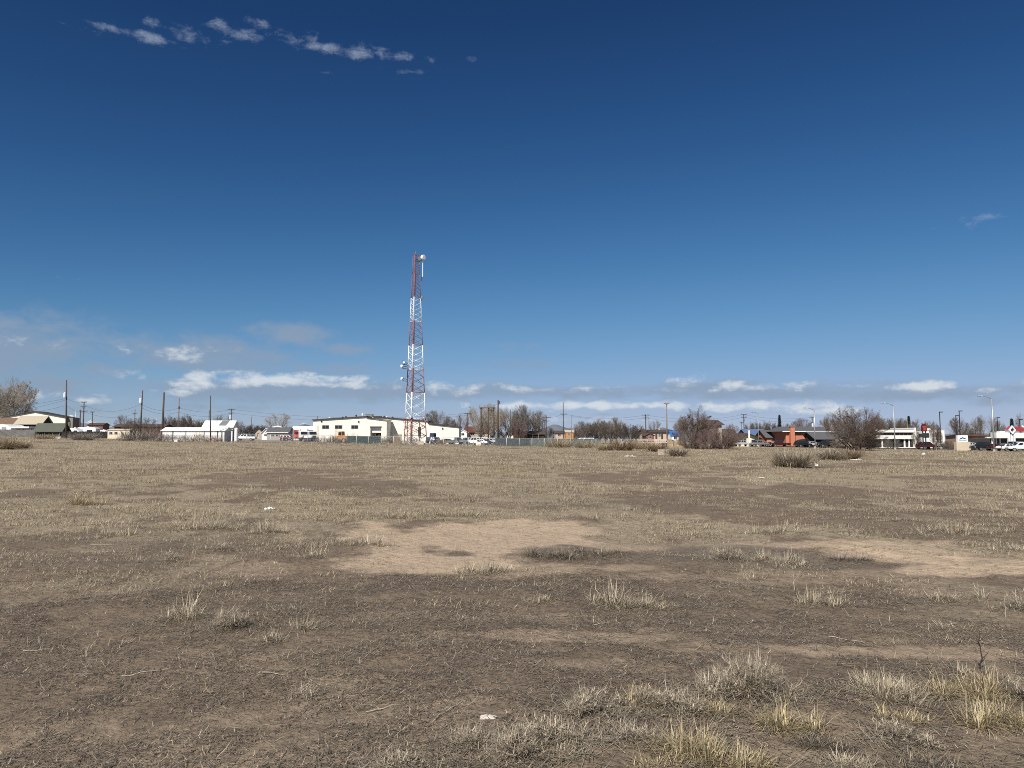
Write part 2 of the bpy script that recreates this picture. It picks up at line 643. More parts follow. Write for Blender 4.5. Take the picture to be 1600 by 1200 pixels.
def build_ground():
    rs = [0.3, 0.8, 1.4, 2.0]
    while rs[-1] < 26000:
        q = rs[-1]
        rs.append(q * (1.0075 if 2.4 < q < 45 else 1.03 if q < 260 else 1.15))
    rs = np.array(rs)
    fine = np.radians(np.arange(-46, 46.001, 0.22))
    coarse = np.radians(np.concatenate([np.arange(-180, -46, 4.0), np.arange(50, 179, 4.0)]))
    th = np.sort(np.concatenate([fine, coarse]))
    RR, TT = np.meshgrid(rs, th, indexing='ij')
    x, y = RR * np.sin(TT), RR * np.cos(TT)
    z = ground_z(x.ravel(), y.ravel())
    soil, dark, pale = cover(x.ravel(), y.ravel())
    # wheel ruts in the worn track to the right
    nr, nt_ = RR.shape
    idx = np.arange(nr * nt_).reshape(nr, nt_)
    nxt = np.roll(idx, -1, axis=1)
    quads = np.stack([idx[:-1], nxt[:-1], nxt[1:], idx[1:]], -1).reshape(-1, 4)
    v = np.stack([x.ravel(), y.ravel(), z], 1)
    c = len(v)
    v = np.concatenate([v, [[0, 0, gz(0, 0)]]])
    tri = np.stack([np.full(nt_, c), nxt[0], idx[0]], 1)
    flat = np.concatenate([quads[:, ::-1].ravel(), tri[:, ::-1].ravel()])
    tot = np.concatenate([np.full(len(quads), 4), np.full(len(tri), 3)])
    tint = np.stack([soil, dark, pale], 1)
    tint = np.concatenate([tint, [[0.2, 0, 0.2]]])
    me = np_mesh('ground', v, flat, tot, tint, True)
    # the faces must look up
    if me.polygons[5000].normal.z < 0:
        me.flip_normals()
    m, nt2, p = _nt('lot ground')
    N, L = nt2.nodes, nt2.links
    a = N.new('ShaderNodeAttribute')
    a.attribute_name = 'tint'
    s = N.new('ShaderNodeSeparateColor')
    L.new(a.outputs['Color'], s.inputs[0])
    g = N.new('ShaderNodeTexCoord')

    def noise(scale, detail=6, rough=0.65, vec=(1, 1, 1)):
        mp = N.new('ShaderNodeMapping')
        mp.inputs['Scale'].default_value = vec
        L.new(g.outputs['Object'], mp.inputs[0])
        n = N.new('ShaderNodeTexNoise')
        n.inputs['Scale'].default_value = scale
        n.inputs['Detail'].default_value = detail
        n.inputs['Roughness'].default_value = rough
        L.new(mp.outputs[0], n.inputs['Vector'])
        return n.outputs['Fac']

    def mixc(f, c1, c2, blend='MIX'):
        n = N.new('ShaderNodeMix')
        n.data_type = 'RGBA'
        n.blend_type = blend
        if isinstance(f, float):
            n.inputs[0].default_value = f
        else:
            L.new(f, n.inputs[0])
        for sck, cc in ((6, c1), (7, c2)):
            if isinstance(cc, tuple):
                n.inputs[sck].default_value = (*cc, 1)
            else:
                L.new(cc, n.inputs[sck])
        return n.outputs[2]

    def rng(v_, lo, hi, a0=0.0, a1=1.0):
        n = N.new('ShaderNodeMapRange')
        n.inputs[1].default_value, n.inputs[2].default_value = lo, hi
        n.inputs[3].default_value, n.inputs[4].default_value = a0, a1
        L.new(v_, n.inputs[0])
        return n.outputs[0]

    coarse_n, fine_n, grit_shadow = noise(2.2), noise(28, 8, 0.7), noise(110, 4, 0.7)
    earth = mixc(rng(coarse_n, 0.35, 0.65), (0.176, 0.133, 0.094), (0.244, 0.185, 0.130))
    earth = mixc(rng(fine_n, 0.46, 0.66), earth, (0.118, 0.096, 0.073))
    bare = mixc(rng(fine_n, 0.35, 0.7), (0.52, 0.398, 0.280), (0.42, 0.320, 0.224))
    bare = mixc(rng(coarse_n, 0.4, 0.7, 0, 0.45), bare, (0.33, 0.255, 0.178))
    thatch = mixc(rng(noise(14, 7, 0.75, (1, 1, 1)), 0.35, 0.65), (0.395, 0.325, 0.222), (0.235, 0.190, 0.133))
    mat_c = mixc(rng(fine_n, 0.4, 0.65), (0.165, 0.138, 0.110), (0.120, 0.099, 0.079))
    e1 = N.new('ShaderNodeMath')
    e1.operation = 'MULTIPLY_ADD'
    L.new(noise(5.5, 8, 0.72), e1.inputs[0])
    e1.inputs[1].default_value = 0.5
    e2 = N.new('ShaderNodeMath')
    e2.operation = 'MULTIPLY'
    L.new(noise(1.1, 6, 0.7), e2.inputs[0])
    e2.inputs[1].default_value = 0.5
    L.new(e2.outputs[0], e1.inputs[2])
    edge = e1.outputs[0]

    def ragged(v_, amt, lo, hi):
        n = N.new('ShaderNodeMath')
        n.operation = 'MULTIPLY_ADD'
        L.new(edge, n.inputs[0])
        n.inputs[1].default_value = amt
        L.new(v_, n.inputs[2])
        return rng(n.outputs[0], lo + amt / 2, hi + amt / 2)

    col = mixc(ragged(s.outputs[0], 1.3, 0.12, 0.86), earth, bare)
    col = mixc(ragged(s.outputs[2], 1.3, 0.16, 0.86), col, thatch)
    col = mixc(ragged(s.outputs[1], 1.2, 0.22, 0.95), col, mat_c)
    clod = noise(9, 5, 0.6)
    col = mixc(rng(clod, 0.56, 0.66, 0, 0.5), col, (0.10, 0.080, 0.062))
    col = mixc(rng(grit_shadow, 0.52, 0.68, 0, 0.7), col, (0.06, 0.048, 0.038))  # dark specks: small twig shadows painted into the soil colour
    col = mixc(rng(noise(75, 3, 0.6), 0.66, 0.74, 0, 0.6), col, (0.42, 0.36, 0.28))
    L.new(col, p.inputs['Base Color'])
    p.inputs['Roughness'].default_value = 0.95
    p.inputs['Specular IOR Level'].default_value = 0.1
    b1 = N.new('ShaderNodeBump')
    b1.inputs['Strength'].default_value = 0.7
    b1.inputs['Distance'].default_value = 0.02
    L.new(fine_n, b1.inputs['Height'])
    b2 = N.new('ShaderNodeBump')
    b2.inputs['Strength'].default_value = 0.6
    b2.inputs['Distance'].default_value = 0.006
    L.new(grit_shadow, b2.inputs['Height'])
    b0 = N.new('ShaderNodeBump')
    b0.inputs['Strength'].default_value = 0.8
    b0.inputs['Distance'].default_value = 0.06
    L.new(clod, b0.inputs['Height'])
    L.new(b0.outputs[0], b1.inputs['Normal'])
    L.new(b1.outputs[0], b2.inputs['Normal'])
    L.new(b2.outputs[0], p.inputs['Normal'])
    me.materials.append(m)
    o = bpy.data.objects.new('ground', me)
    C.objects.link(o)
    tag(o, 'dry flat empty lot of bare brown soil and dead grass', 'ground', kind='structure')
    return o


build_ground()


# ------------------------------------------------------------------ blades of grass
rng_np = np.random.default_rng(7)


def blades(base, length, azim, tilt, curl, width, col, segs=2, aturn=None, floor=None):
    """thin curved strips as one array: base (n,3), the others (n,); returns verts, faces, totals, tint"""
    n = len(base)
    P = base.copy()
    aturn = np.zeros(n) if aturn is None else aturn
    rows, tw = [], [1.0, 0.75, 0.18] if segs == 2 else [1.0, 0.9, 0.6, 0.12]
    for i in range(segs + 1):
        a = azim + aturn * i / segs
        side = np.stack([-np.sin(a), np.cos(a), np.zeros(n)], 1) * (width * tw[i] * 0.5)[:, None]
        rows.append(P - side)
        rows.append(P + side)
        th = tilt + curl * (i + 0.5) / segs
        P = P + np.stack([np.sin(th) * np.cos(a), np.sin(th) * np.sin(a), np.cos(th)], 1) * (length / segs)[:, None]
        if floor is not None:
            P[:, 2] = np.maximum(P[:, 2], base[:, 2] + floor)
    V = np.stack(rows, 1)                       # n, 2*(segs+1), 3
    k = V.shape[1]
    off = (np.arange(n) * k)[:, None]
    f = np.concatenate([np.stack([off[:, 0] + 2 * i, off[:, 0] + 2 * i + 1, off[:, 0] + 2 * i + 3, off[:, 0] + 2 * i + 2], 1)[:, None, :] for i in range(segs)], 1)
    return V.reshape(-1, 3), f.reshape(-1), np.full(n * segs, 4), np.repeat(col, k, axis=0)


def join(parts):
    v, f, t, c, o = [], [], [], [], 0
    for a, b, d, e in parts:
        v.append(a)
        f.append(b + o)
        t.append(d)
        c.append(e)
        o += len(a)
    return np.concatenate(v), np.concatenate(f), np.concatenate(t), np.concatenate(c)


def jitter(col, n, amt=0.2, mono=True, g=None):
    g = g or rng_np
    k = 1 + g.normal(0, amt, (n, 1))
    c = np.array(col)[None, :] * np.clip(k, 0.45, 1.7)
    return np.clip(c * (1 + g.normal(0, 0.04, (n, 3))), 0.01, 0.9)


def scatter(n, r0, r1, half_deg=42, power=2.0, g=None):
    """points over the wedge of the lot in front of the camera"""
    g = g or rng_np
    u = g.random(n)
    r = (r0 ** power + u * (r1 ** power - r0 ** power)) ** (1 / power)
    a = np.radians((g.random(n) * 2 - 1) * half_deg)
    return r * np.sin(a), r * np.cos(a)


STRAW, PALE, GREYST, DARKST, YELLOW = (0.37, 0.30, 0.195), (0.48, 0.41, 0.29), (0.32, 0.272, 0.208), (0.140, 0.112, 0.086), (0.47, 0.40, 0.265)


def litter():
    """broken dead stems and leaf bits lying on the soil: nobody could count them"""
    parts = []
    for n, r0, r1, lmul in ((230000, 3.0, 9.0, 1.0), (210000, 8.0, 28.0, 1.6)):
        x, y = scatter(n, r0, r1)
        soil, dark, pale = cover(x, y)
        patchy = fbm(x * 2.3, y * 1.8, 77, 3)
        keep = rng_np.random(n) < np.clip((1 - 1.15 * smooth(soil, .15, .7)) * (0.16 + 1.25 * smooth(patchy, 0.38, 0.60)) + dark * 0.3, 0.04, 1)
        x, y, dark, pale = x[keep], y[keep], dark[keep], pale[keep]
        n = len(x)
        z = ground_z(x, y) + 0.002 + rng_np.random(n) * 0.012
        L = rng_np.lognormal(-3.25, 0.5, n) * lmul
        w = (0.0022 + 0.0026 * rng_np.random(n)) * lmul ** 0.8
        pick = rng_np.random(n)
        c = jitter(DARKST, n, 0.28)
        sel = pick < 0.24 + 0.3 * pale
        c[sel] = jitter(GREYST, sel.sum(), 0.25)
        sel = pick < 0.05 + 0.10 * pale
        c[sel] = jitter(PALE, sel.sum(), 0.2)
        parts.append(blades(np.stack([x, y, z], 1), L, rng_np.random(n) * 6.283, np.radians(rng_np.normal(85, 9, n)), rng_np.normal(0.05, 0.35, n), w, c, 2, rng_np.normal(0, 0.9, n), 0.002))
    v, f, t, c = join(parts)
    me = np_mesh('grass_litter', v, f, t, c)
    me.materials.append(leaf_mat('dead stems', 0.85, 0.08))
    o = bpy.data.objects.new('grass_litter', me)
    C.objects.link(o)
    tag(o, 'dead grey stems and leaf litter matted over the brown soil', 'litter', kind='stuff')


def grass():
    """short dry grass in clumps, thicker with distance"""
    parts = []
    #        clumps, r0, r1, blades, height, width, spread
    for n, r0, r1, nb, h, w, sp in ((2600, 6.0, 20, 44, .075, .0038, .10), (11000, 6.5, 26, 60, .062, .0052, .17), (12000, 14, 45, 42, .125, .0075, .17), (15000, 40, 100, 24, .17, .015, .34), (13000, 90, 205, 14, .24, .030, .60), (2600, 140, 200, 40, .62, .035, .75)):
        x, y = scatter(n, r0, r1, 44)
        soil, dark, pale = cover(x, y)
        keep = rng_np.random(n) < np.clip(pale * 1.1 - 0.06, 0.13 if 10 < r0 < 60 else 0.0, 1) * (smooth(fbm(x * .9, y * .9, 71, 3), .36, .56) if r1 < 50 else 1) * (0.5 if r0 == 6.0 else 1)
        if nb == 60:                       # flattened mats of old grass
            keep = rng_np.random(n) < smooth(fbm(x * .55, y * .7, 97, 4, .6), .47, .56) * (1 - .85 * soil) * (.25 + .75 * smooth(np.hypot(x, y), 7, 13))
        if r1 > 120:
            keep &= (road_side(x, y) > 6.5) & ~((y > 174) & (x < 62) & (x > -62)) & (y < 200)
        if nb == 40:                       # taller weeds along the far edge of the lot
            keep &= (y > 142 + 18 * fbm(x * .08, x * 0, 5, 2)) & (y < 171) & (fbm(x * .11, y * .11, 83, 3) > .47)
        x, y, pale = x[keep], y[keep], pale[keep]
        m = len(x)
        size = np.repeat(0.65 + 0.7 * rng_np.random(m), nb)
        pk = np.repeat(vnoise(x * 0.3, y * 0.2, 91) * 0.6 + rng_np.random(m) * 0.4, nb)
        bx, by = np.repeat(x, nb), np.repeat(y, nb)
        k = m * nb
        rr, aa = np.sqrt(rng_np.random(k)) * sp * size, rng_np.random(k) * 6.283
        bx, by = bx + rr * np.cos(aa) * 1.25, by + rr * np.sin(aa)
        z = ground_z(bx, by) - 0.004
        c = jitter(STRAW, k, 0.22)
        s2 = pk > 0.58
        c[s2] = jitter(PALE, int(s2.sum()), 0.2)
        if nb == 60:
            c = jitter((0.43, 0.36, 0.25), k, 0.24)
        s3 = pk < 0.30
        c[s3] = jitter(GREYST, int(s3.sum()), 0.25)
        s4 = rng_np.random(k) < 0.16
        c[s4] = jitter(DARKST, int(s4.sum()), 0.3) * 1.25
        parts.append(blades(np.stack([bx, by, z], 1), h * size * (0.5 + 0.8 * rng_np.random(k)), aa + rng_np.normal(0, 0.8, k), np.radians(np.abs(rng_np.normal(52 if nb != 60 else 68, 24, k))),
                            rng_np.normal(0.5, 0.35, k), np.full(k, w) * (0.7 + 0.6 * rng_np.random(k)), c, 2, rng_np.normal(0, 0.5, k)))
    v, f, t, c = join(parts)
    me = np_mesh('dry_grass', v, f, t, c)
    me.materials.append(leaf_mat('dry grass', 0.75, 0.2))
    o = bpy.data.objects.new('dry_grass', me)
    C.objects.link(o)
    tag(o, 'short pale dry grass growing in patches across the lot', 'grass', kind='stuff')


litter()
grass()

# ------------------------------------------------------------------ far hills, road and yards
def build_mountains():
    D = 21000.0
    peaks = [(-60, 668, 160), (60, 660, 110), (106, 646, 46), (140, 656, 60), (190, 664, 60), (300, 656, 36), (335, 664, 50), (475, 660, 50), (500, 668, 50),
             (868, 665, 70), (900, 672, 80), (1035, 667, 50), (1062, 670, 60)]
    pxs = np.arange(-700, 2300, 4.0)
    top = np.zeros_like(pxs)
    for cx, py, w in peaks:
        top = np.maximum(top, (HOR - py) * np.clip(1 - np.abs(pxs - cx) / (w * 1.25), 0, 1) ** 1.15)
    top = np.maximum(top * (0.82 + 0.36 * fbm(pxs * 0.05, pxs * 0, 3, 5)), 3 + 12 * fbm(pxs * 0.012, pxs * 0 + 4, 8, 5))
    vs, rows = [], 14
    for j in range(rows):
        t = j / (rows - 1)
        for i, p in enumerate(pxs):
            x, y, _ = pixel_dir(p, 680)
            d = D * (0.86 + 0.28 * t)
            n = fbm(np.array([p * 0.05]), np.array([t * 5.0]), 12, 4)[0]
            prof = math.sin(min(t, 1) * math.pi) ** 0.9
            vs.append((x / y * d, d, -40 + (top[i] * D / F + 40) * prof * (0.75 + 0.5 * n if 0.1 < abs(t - .5) else 1.0)))
    k = len(pxs)
    fs = [(j * k + i, j * k + i + 1, (j + 1) * k + i + 1, (j + 1) * k + i) for j in range(rows - 1) for i in range(k - 1)]
    me = bpy.data.meshes.new('mountains')
    me.from_pydata(vs, [], fs)
    for p in me.polygons:
        p.use_smooth = True
    m, nt, p = _nt('haze-tinted slopes')
    N, L = nt.nodes, nt.links
    g = N.new('ShaderNodeNewGeometry')
    s = N.new('ShaderNodeSeparateXYZ')
    L.new(g.outputs['Position'], s.inputs[0])
    no = N.new('ShaderNodeTexNoise')
    no.inputs['Scale'].default_value = 0.0012
    no.inputs['Detail'].default_value = 8
    L.new(g.outputs['Position'], no.inputs['Vector'])
    ad = N.new('ShaderNodeMath')
    ad.operation = 'MULTIPLY_ADD'
    L.new(no.outputs['Fac'], ad.inputs[0])
    ad.inputs[1].default_value = 420
    L.new(s.outputs[2], ad.inputs[2])
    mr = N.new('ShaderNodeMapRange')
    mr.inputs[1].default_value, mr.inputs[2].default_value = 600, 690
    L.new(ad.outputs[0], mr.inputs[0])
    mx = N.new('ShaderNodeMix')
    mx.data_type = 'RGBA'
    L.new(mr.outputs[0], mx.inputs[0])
    mx.inputs[6].default_value = (0.13, 0.155, 0.18, 1)  # blue-grey slope tone has the distance haze put into the colour
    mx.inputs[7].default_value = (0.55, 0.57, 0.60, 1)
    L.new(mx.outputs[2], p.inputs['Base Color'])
    p.inputs['Roughness'].default_value = 0.95
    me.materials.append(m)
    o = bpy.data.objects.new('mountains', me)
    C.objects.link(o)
    tag(o, 'low blue mountains along the horizon', 'mountains', kind='structure')


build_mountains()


def strip(name, mname, col, path, width, lift, label, rough=0.9, var=0.25):
    """a ribbon of road laid on the slope"""
    vs, fs = [], []
    pts = []
    for (x0, y0), (x1, y1) in zip(path[:-1], path[1:]):
        n = max(2, int(math.hypot(x1 - x0, y1 - y0) / 4))
        pts += [(x0 + (x1 - x0) * i / n, y0 + (y1 - y0) * i / n) for i in range(n)]
    pts.append(path[-1])
    ws = [-0.5, -0.25, 0, 0.25, 0.5]
    for i, p in enumerate(pts):
        a, b = pts[max(i - 1, 0)], pts[min(i + 1, len(pts) - 1)]
        d = Vector((b[0] - a[0], b[1] - a[1], 0)).normalized()
        nrm = Vector((-d.y, d.x, 0))
        for w in ws:
            q = Vector((p[0], p[1], 0)) + nrm * width * w
            vs.append((q.x, q.y, float(ground_z(q.x, q.y)) + lift))
    k = len(ws)
    for i in range(len(pts) - 1):
        for j in range(k - 1):
            fs.append((i * k + j, i * k + j + 1, (i + 1) * k + j + 1, (i + 1) * k + j))
    n0 = len(vs)
    low = [(x, y, z - 0.4) for x, y, z in vs]                # the edge of the road bed, down into the soil
    for i in range(len(pts) - 1):
        for j in (0, k - 1):
            a, b = i * k + j, (i + 1) * k + j
            fs.append((a, b, b + n0, a + n0))
    vs = vs + low
    me = bpy.data.meshes.new(name)
    me.from_pydata(vs, [], fs)
    bm = bmesh.new()
    bm.from_mesh(me)
    bmesh.ops.recalc_face_normals(bm, faces=bm.faces)
    bm.to_mesh(me)
    bm.free()
    me.materials.append(mat(mname, col, rough, var, 0.4))
    o = bpy.data.objects.new(name, me)
    C.objects.link(o)
    return tag(o, label, name.replace('_', ' '), kind='structure')


strip('road', 'road asphalt', (0.045, 0.043, 0.042), ROAD, 11.0, 0.25, 'dark asphalt road along the far right edge of the lot')
strip('parking_lot', 'parking asphalt', (0.16, 0.15, 0.135), [(x + 22, y + 16) for x, y in ROAD[:-1]], 30.0, 0.10, 'grey paved parking strip beyond the road in front of the shops')
strip('gravel_yard', 'yard gravel', (0.24, 0.21, 0.17), [(-150, 232), (-40, 200), (20, 196), (52, 205)], 30.0, 0.03, 'pale gravel yard behind the chain link fence', var=0.35)


# ------------------------------------------------------------------ building kit
def gable_ring(mb, x0, x1, y0, y1, z0, ze, zr, along):
    """walls with gables: ridge along x (slope faces us) or along y (gable faces us)"""
    if along == 'x':
        ym = (y0 + y1) / 2
        return mb.prism_x([(y0, z0), (y1, z0), (y1, ze), (ym, zr), (y0, ze)], x0, x1)
    xm = (x0 + x1) / 2
    return mb.prism_y([(x0, z0), (x1, z0), (x1, ze), (xm, zr), (x0, ze)], y0, y1)


def gable_roof(mb, x0, x1, y0, y1, ze, zr, along, over=0.4, th=0.16):
    if along == 'x':
        ym = (y0 + y1) / 2
        k = (zr - ze) / (ym - y0)
        o = over
        poly = [(y0 - o, ze - o * k + 0.02), (ym, zr + 0.02), (y1 + o, ze - o * k + 0.02), (y1 + o, ze - o * k + th), (ym, zr + th + 0.02), (y0 - o, ze - o * k + th)]
        return mb.prism_x(poly, x0 - o, x1 + o)
    xm = (x0 + x1) / 2
    k = (zr - ze) / (xm - x0)
    o = over
    poly = [(x0 - o, ze - o * k + 0.02), (xm, zr + 0.02), (x1 + o, ze - o * k + 0.02), (x1 + o, ze - o * k + th), (xm, zr + th + 0.02), (x0 - o, ze - o * k + th)]
    return mb.prism_y(poly, y0 - o, y1 + o)


def window(root, px0, px1, py0, py1, d, frame=(0.5, 0.48, 0.44), panes=2, wall=None):
    """a window on a wall that faces us at distance d: frame standing proud, dark pane set back in it"""
    x0, x1, z0, z1 = X(px0, d), X(px1, d), Z(py1, d), Z(py0, d)
    t = min(0.09, (x1 - x0) * .12)
    mb = MB()
    mb.box(x0 - t, x1 + t, d - .07, d - .003, z0 - t, z0).box(x0 - t, x1 + t, d - .07, d - .003, z1, z1 + t)
    mb.box(x0 - t, x0, d - .069, d - .003, z0, z1).box(x1, x1 + t, d - .069, d - .003, z0, z1)
    for i in range(1, panes):
        xm = x0 + (x1 - x0) * i / panes
        mb.box(xm - .025, xm + .025, d - .06, d - .003, z0, z1)
    w = mb.build('window', mat('frame %.2f %.2f' % frame[:2], frame, .6), root)
    MB().box(x0, x1, d - .03, d - .004, z0, z1).build('pane', glass_mat(), w)
    return w


def doorway(root, name, px0, px1, py0, py1, d, m, proud=.05):
    return MB().box(X(px0, d), X(px1, d), d - proud, d - .003, Z(py1, d), Z(py0, d)).build(name, m, root)


def house(label, px0, px1, d, eave, ridge, depth, along, wall_m, roof_m, cat='house', over=0.4, name='house', base=None, group=None):
    x0, x1 = X(px0, d), X(px1, d)
    zb = min(gz((x0 + x1) / 2, d), gz(x0, d), gz(x1, d)) - 0.15 if base is None else base
    root = thing(name, label, cat, ((x0 + x1) / 2, d + depth / 2, zb), group=group)
    ze = Z(eave, d)
    zr = Z(ridge, d + (depth / 2 if along == 'x' else 0))
    gable_ring(MB(), x0, x1, d, d + depth, zb, ze, zr, along).build('wall', wall_m, root)
    gable_roof(MB(), x0, x1, d, d + depth, ze, zr, along, over).build('roof', roof_m, root)
    return root


CREAM = siding('cream metal siding', (0.80, 0.755, 0.645), 1.0, 0.92)
WHITE = siding('white metal siding', (0.78, 0.77, 0.74), 0.6, 0.9)
WHITEROOF = siding('white metal roof', (0.80, 0.80, 0.79), 0.5, 0.92, rough=0.45)
DARKTRIM = mat('dark brown trim', (0.055, 0.05, 0.045), .6)
DARKWALL = mat('dark shed boards', (0.035, 0.032, 0.03), .8, .3)
GREYWOOD = siding('grey weathered boards', (0.17, 0.165, 0.155), 0.15, 0.6, 0.3)
SHINGLE = mat('grey shingle', (0.105, 0.105, 0.11), .9, .25, 6)
BROWNROOF = mat('brown shingle', (0.085, 0.062, 0.05), .9, .3, 6)
TANROOF = mat('tan shingle', (0.42, 0.36, 0.27), .9, .2, 6)
REDROOF = mat('dark red shingle', (0.13, 0.05, 0.04), .9, .25, 6)
GREENROOF = siding('green grey metal roof', (0.085, 0.092, 0.072), 0.5, 0.8)
REDBRICK = brick('red brick', (0.56, 0.17, 0.08), (0.47, 0.14, 0.065), (0.40, 0.26, 0.19))
OLDBRICK = brick('dull red brick', (0.18, 0.06, 0.045), (0.14, 0.05, 0.04), (0.2, 0.15, 0.13))
TANBRICK = brick('tan brick', (0.34, 0.22, 0.14), (0.28, 0.18, 0.12), (0.4, 0.33, 0.26))
STUCCO = mat('white stucco', (0.76, 0.735, 0.68), .9, .1, 3)
PINKTAN = mat('pinkish tan stucco', (0.52, 0.40, 0.32), .9, .12, 3)
WOOD = mat('weathered pole wood', (0.085, 0.062, 0.048), .9, .35, 3, streak=(3, 3, .3))
PALEWOOD = mat('pale pole wood', (0.20, 0.152, 0.108), .9, .3, 3, streak=(3, 3, .3))
GALV = mat('galvanised steel', (0.42, 0.43, 0.44), .45, .15, 3, metal=.6)
BLACKM = mat('black metal', (0.02, 0.02, 0.022), .5)
WPAINT = mat('white paint', (0.80, 0.80, 0.79), .45, .08)
RUBBER = mat('tyre rubber', (0.018, 0.018, 0.018), .8)
STEELRIM = mat('wheel rim steel', (0.45, 0.45, 0.46), .35, .1, metal=.7)


# ------------------------------------------------------------------ the long cream workshop in the middle
def workshop():
    d = 205.0
    b = 0.3
    root = thing('workshop', 'long low cream metal workshop with dark roof edge behind the lattice tower', 'workshop', (X(590, d), d + 12, 0))
    zb = -0.2
    # left bay, roof rising to the right
    zl, zp = Z(657, d), Z(651.5, d)
    x0, x1, x2, x3 = X(489, d), X(572.5, d), X(604, d), X(667, d)
    MB().prism_y([(x0, zb), (x1, zb), (x1, zp), (x0, zl)], d, d + 12).build('wall', CREAM, root)
    # entry bay with the roller door, roof falling to the right
    z2 = Z(657.2, d)
    dx0, dx1, dz0, dz1 = X(578.5, d), X(595.5, d), zb, Z(668, d)
    MB().box(x1 + .002, dx0, d + .02, d + 7, zb, dz1).box(dx1, x2, d + .02, d + 7, zb, dz1).prism_y([(x1 + .002, dz1), (x2, dz1), (x2, z2), (x1 + .002, Z(653.2, d))], d + .02, d + 7).build('entry_bay', CREAM, root)
    MB().box(dx0, dx1, d + .8, d + .9, Z(676.3, d), dz1).build('roller_door', siding('white roller door', (0.66, 0.66, 0.64), .25, .8, vertical=False), root)
    MB().box(dx0 + .02, dx1 - .02, d + 6.5, d + 6.6, zb, Z(676.5, d)).build('doorway', DARKWALL, root)
    MB().box(dx0 - .1, dx1 + .1, d - .05, d + .018, dz1 - .02, Z(666.2, d)).build('door_header', DARKTRIM, root)
    # main hall, set back, its roof falling to the right
    dh = d + 7.0
    MB().prism_y([(x1 + .3, zb), (X(668, dh), zb), (X(668, dh), Z(659, dh)), (x1 + .3, Z(651.5, dh))], dh, dh + 10).build('wall', CREAM, root)
    # low wing
    dw = d + 5.0
    MB().prism_y([(X(666.5, dw), zb), (X(717, dw), zb), (X(717, dw), Z(667.8, dw)), (X(666.5, dw), Z(662.5, dw))], dw, dw + 9).build('wing_wall', CREAM, root)

    def cap(name, ax, az, bx, bz, y0, y1, over=.35, th=.28):
        MB().prism_y([(ax - over, az + .02), (bx + over, bz + .02), (bx + over, bz + th), (ax - over, az + th)], y0, y1).build(name, DARKTRIM, root)

    cap('roof', x0, zl, x1 - .3, zp, d - .4, d + 12.4)
    cap('entry_roof', x1 + .36, Z(653.2, d), x2, z2, d - .35, d + 6.6, th=.2)
    cap('roof', x1 + .75, Z(651.5, dh), X(668, dh), Z(659, dh), dh - .4, dh + 10.4)
    cap('wing_roof', X(668, dw) + .6, Z(662.5, dw), X(717, dw), Z(667.8, dw), dw - .4, dw + 9.4)
    for a, e in ((503.5, 513.5), (523.5, 534), (549, 559)):
        window(root, a, e, 664.8, 669.8, d, (0.30, 0.27, 0.22))
    MB().box(X(486 + 8.5, d), X(486 + 12, d), d - .05, d - .003, zb, Z(665, d)).build('door', mat('cream door', (0.60, 0.54, 0.43), .6), root)
    MB().box(X(523.5, d), X(527, d), d - .05, d - .003, zb, Z(671, d)).build('door', mat('cream door', (0.60, 0.54, 0.43), .6), root)
    for a, py in ((502, 658.3), (560, 658.8)):
        x, z = X(a, d), Z(py, d)
        MB().box(x - .16, x + .16, d - .28, d - .002, z - .22, z + .22).box(x - .05, x + .05, d - .5, d - .28, z - .05, z + .12).build('wall_lamp', DARKTRIM, root, bevel=.03)
    x, z = X(691.5, dw), Z(669.5, dw)
    MB().box(x - .16, x + .16, dw - .28, dw - .002, z - .22, z + .22).box(x - .05, x + .05, dw - .5, dw - .28, z - .05, z + .12).build('wall_lamp', DARKTRIM, root, bevel=.03)
    # vents and coolers along the roofs
    for a, py, h, kind in ((514.5, 654.3, .8, 'w'), (521, 653.8, .5, 'd'), (535, 653.0, .7, 'd'), (540, 652.6, .8, 'd'), (556, 651.6, 1.0, 'd'), (566, 651, 1.3, 'w'), (576, 650.4, 1.0, 'g'),
                           (589, 652.4, .9, 'g'), (600, 653.2, 1.0, 'd'), (604, 653.4, .8, 'w'), (613, 654.6, 1.0, 'd')):
        yy = d + 8
        x, z = X(a, yy), Z(py + 1.5, yy)
        mm = {'w': WPAINT, 'd': DARKTRIM, 'g': mat('grey cooler metal', (0.22, 0.22, 0.21), .6)}[kind]
        mb = MB()
        if kind == 'g':
            mb.box(x - 1.0, x + 1.0, yy, yy + 1.6, z - 1.0, z + h * .75).box(x - 1.1, x + 1.1, yy - .1, yy + 1.7, z + h * .75, z + h * .85)
        else:
            mb.tube([(x, yy, z - 1.2), (x, yy, z + h * .6)], .16, 8).tube([(x, yy, z + h * .6), (x, yy, z + h * .72), (x, yy, z + h)], [.3, .3, .05], 8)
        mb.build('roof_cooler' if kind == 'g' else 'roof_vent', mm, root)
    MB().tube([(X(495.5, d + 9), d + 9, zl - .5), (X(495.5, d + 9), d + 9, Z(650, d + 9))], .06, 6).build('roof_mast', DARKTRIM, root)
    return root


workshop()


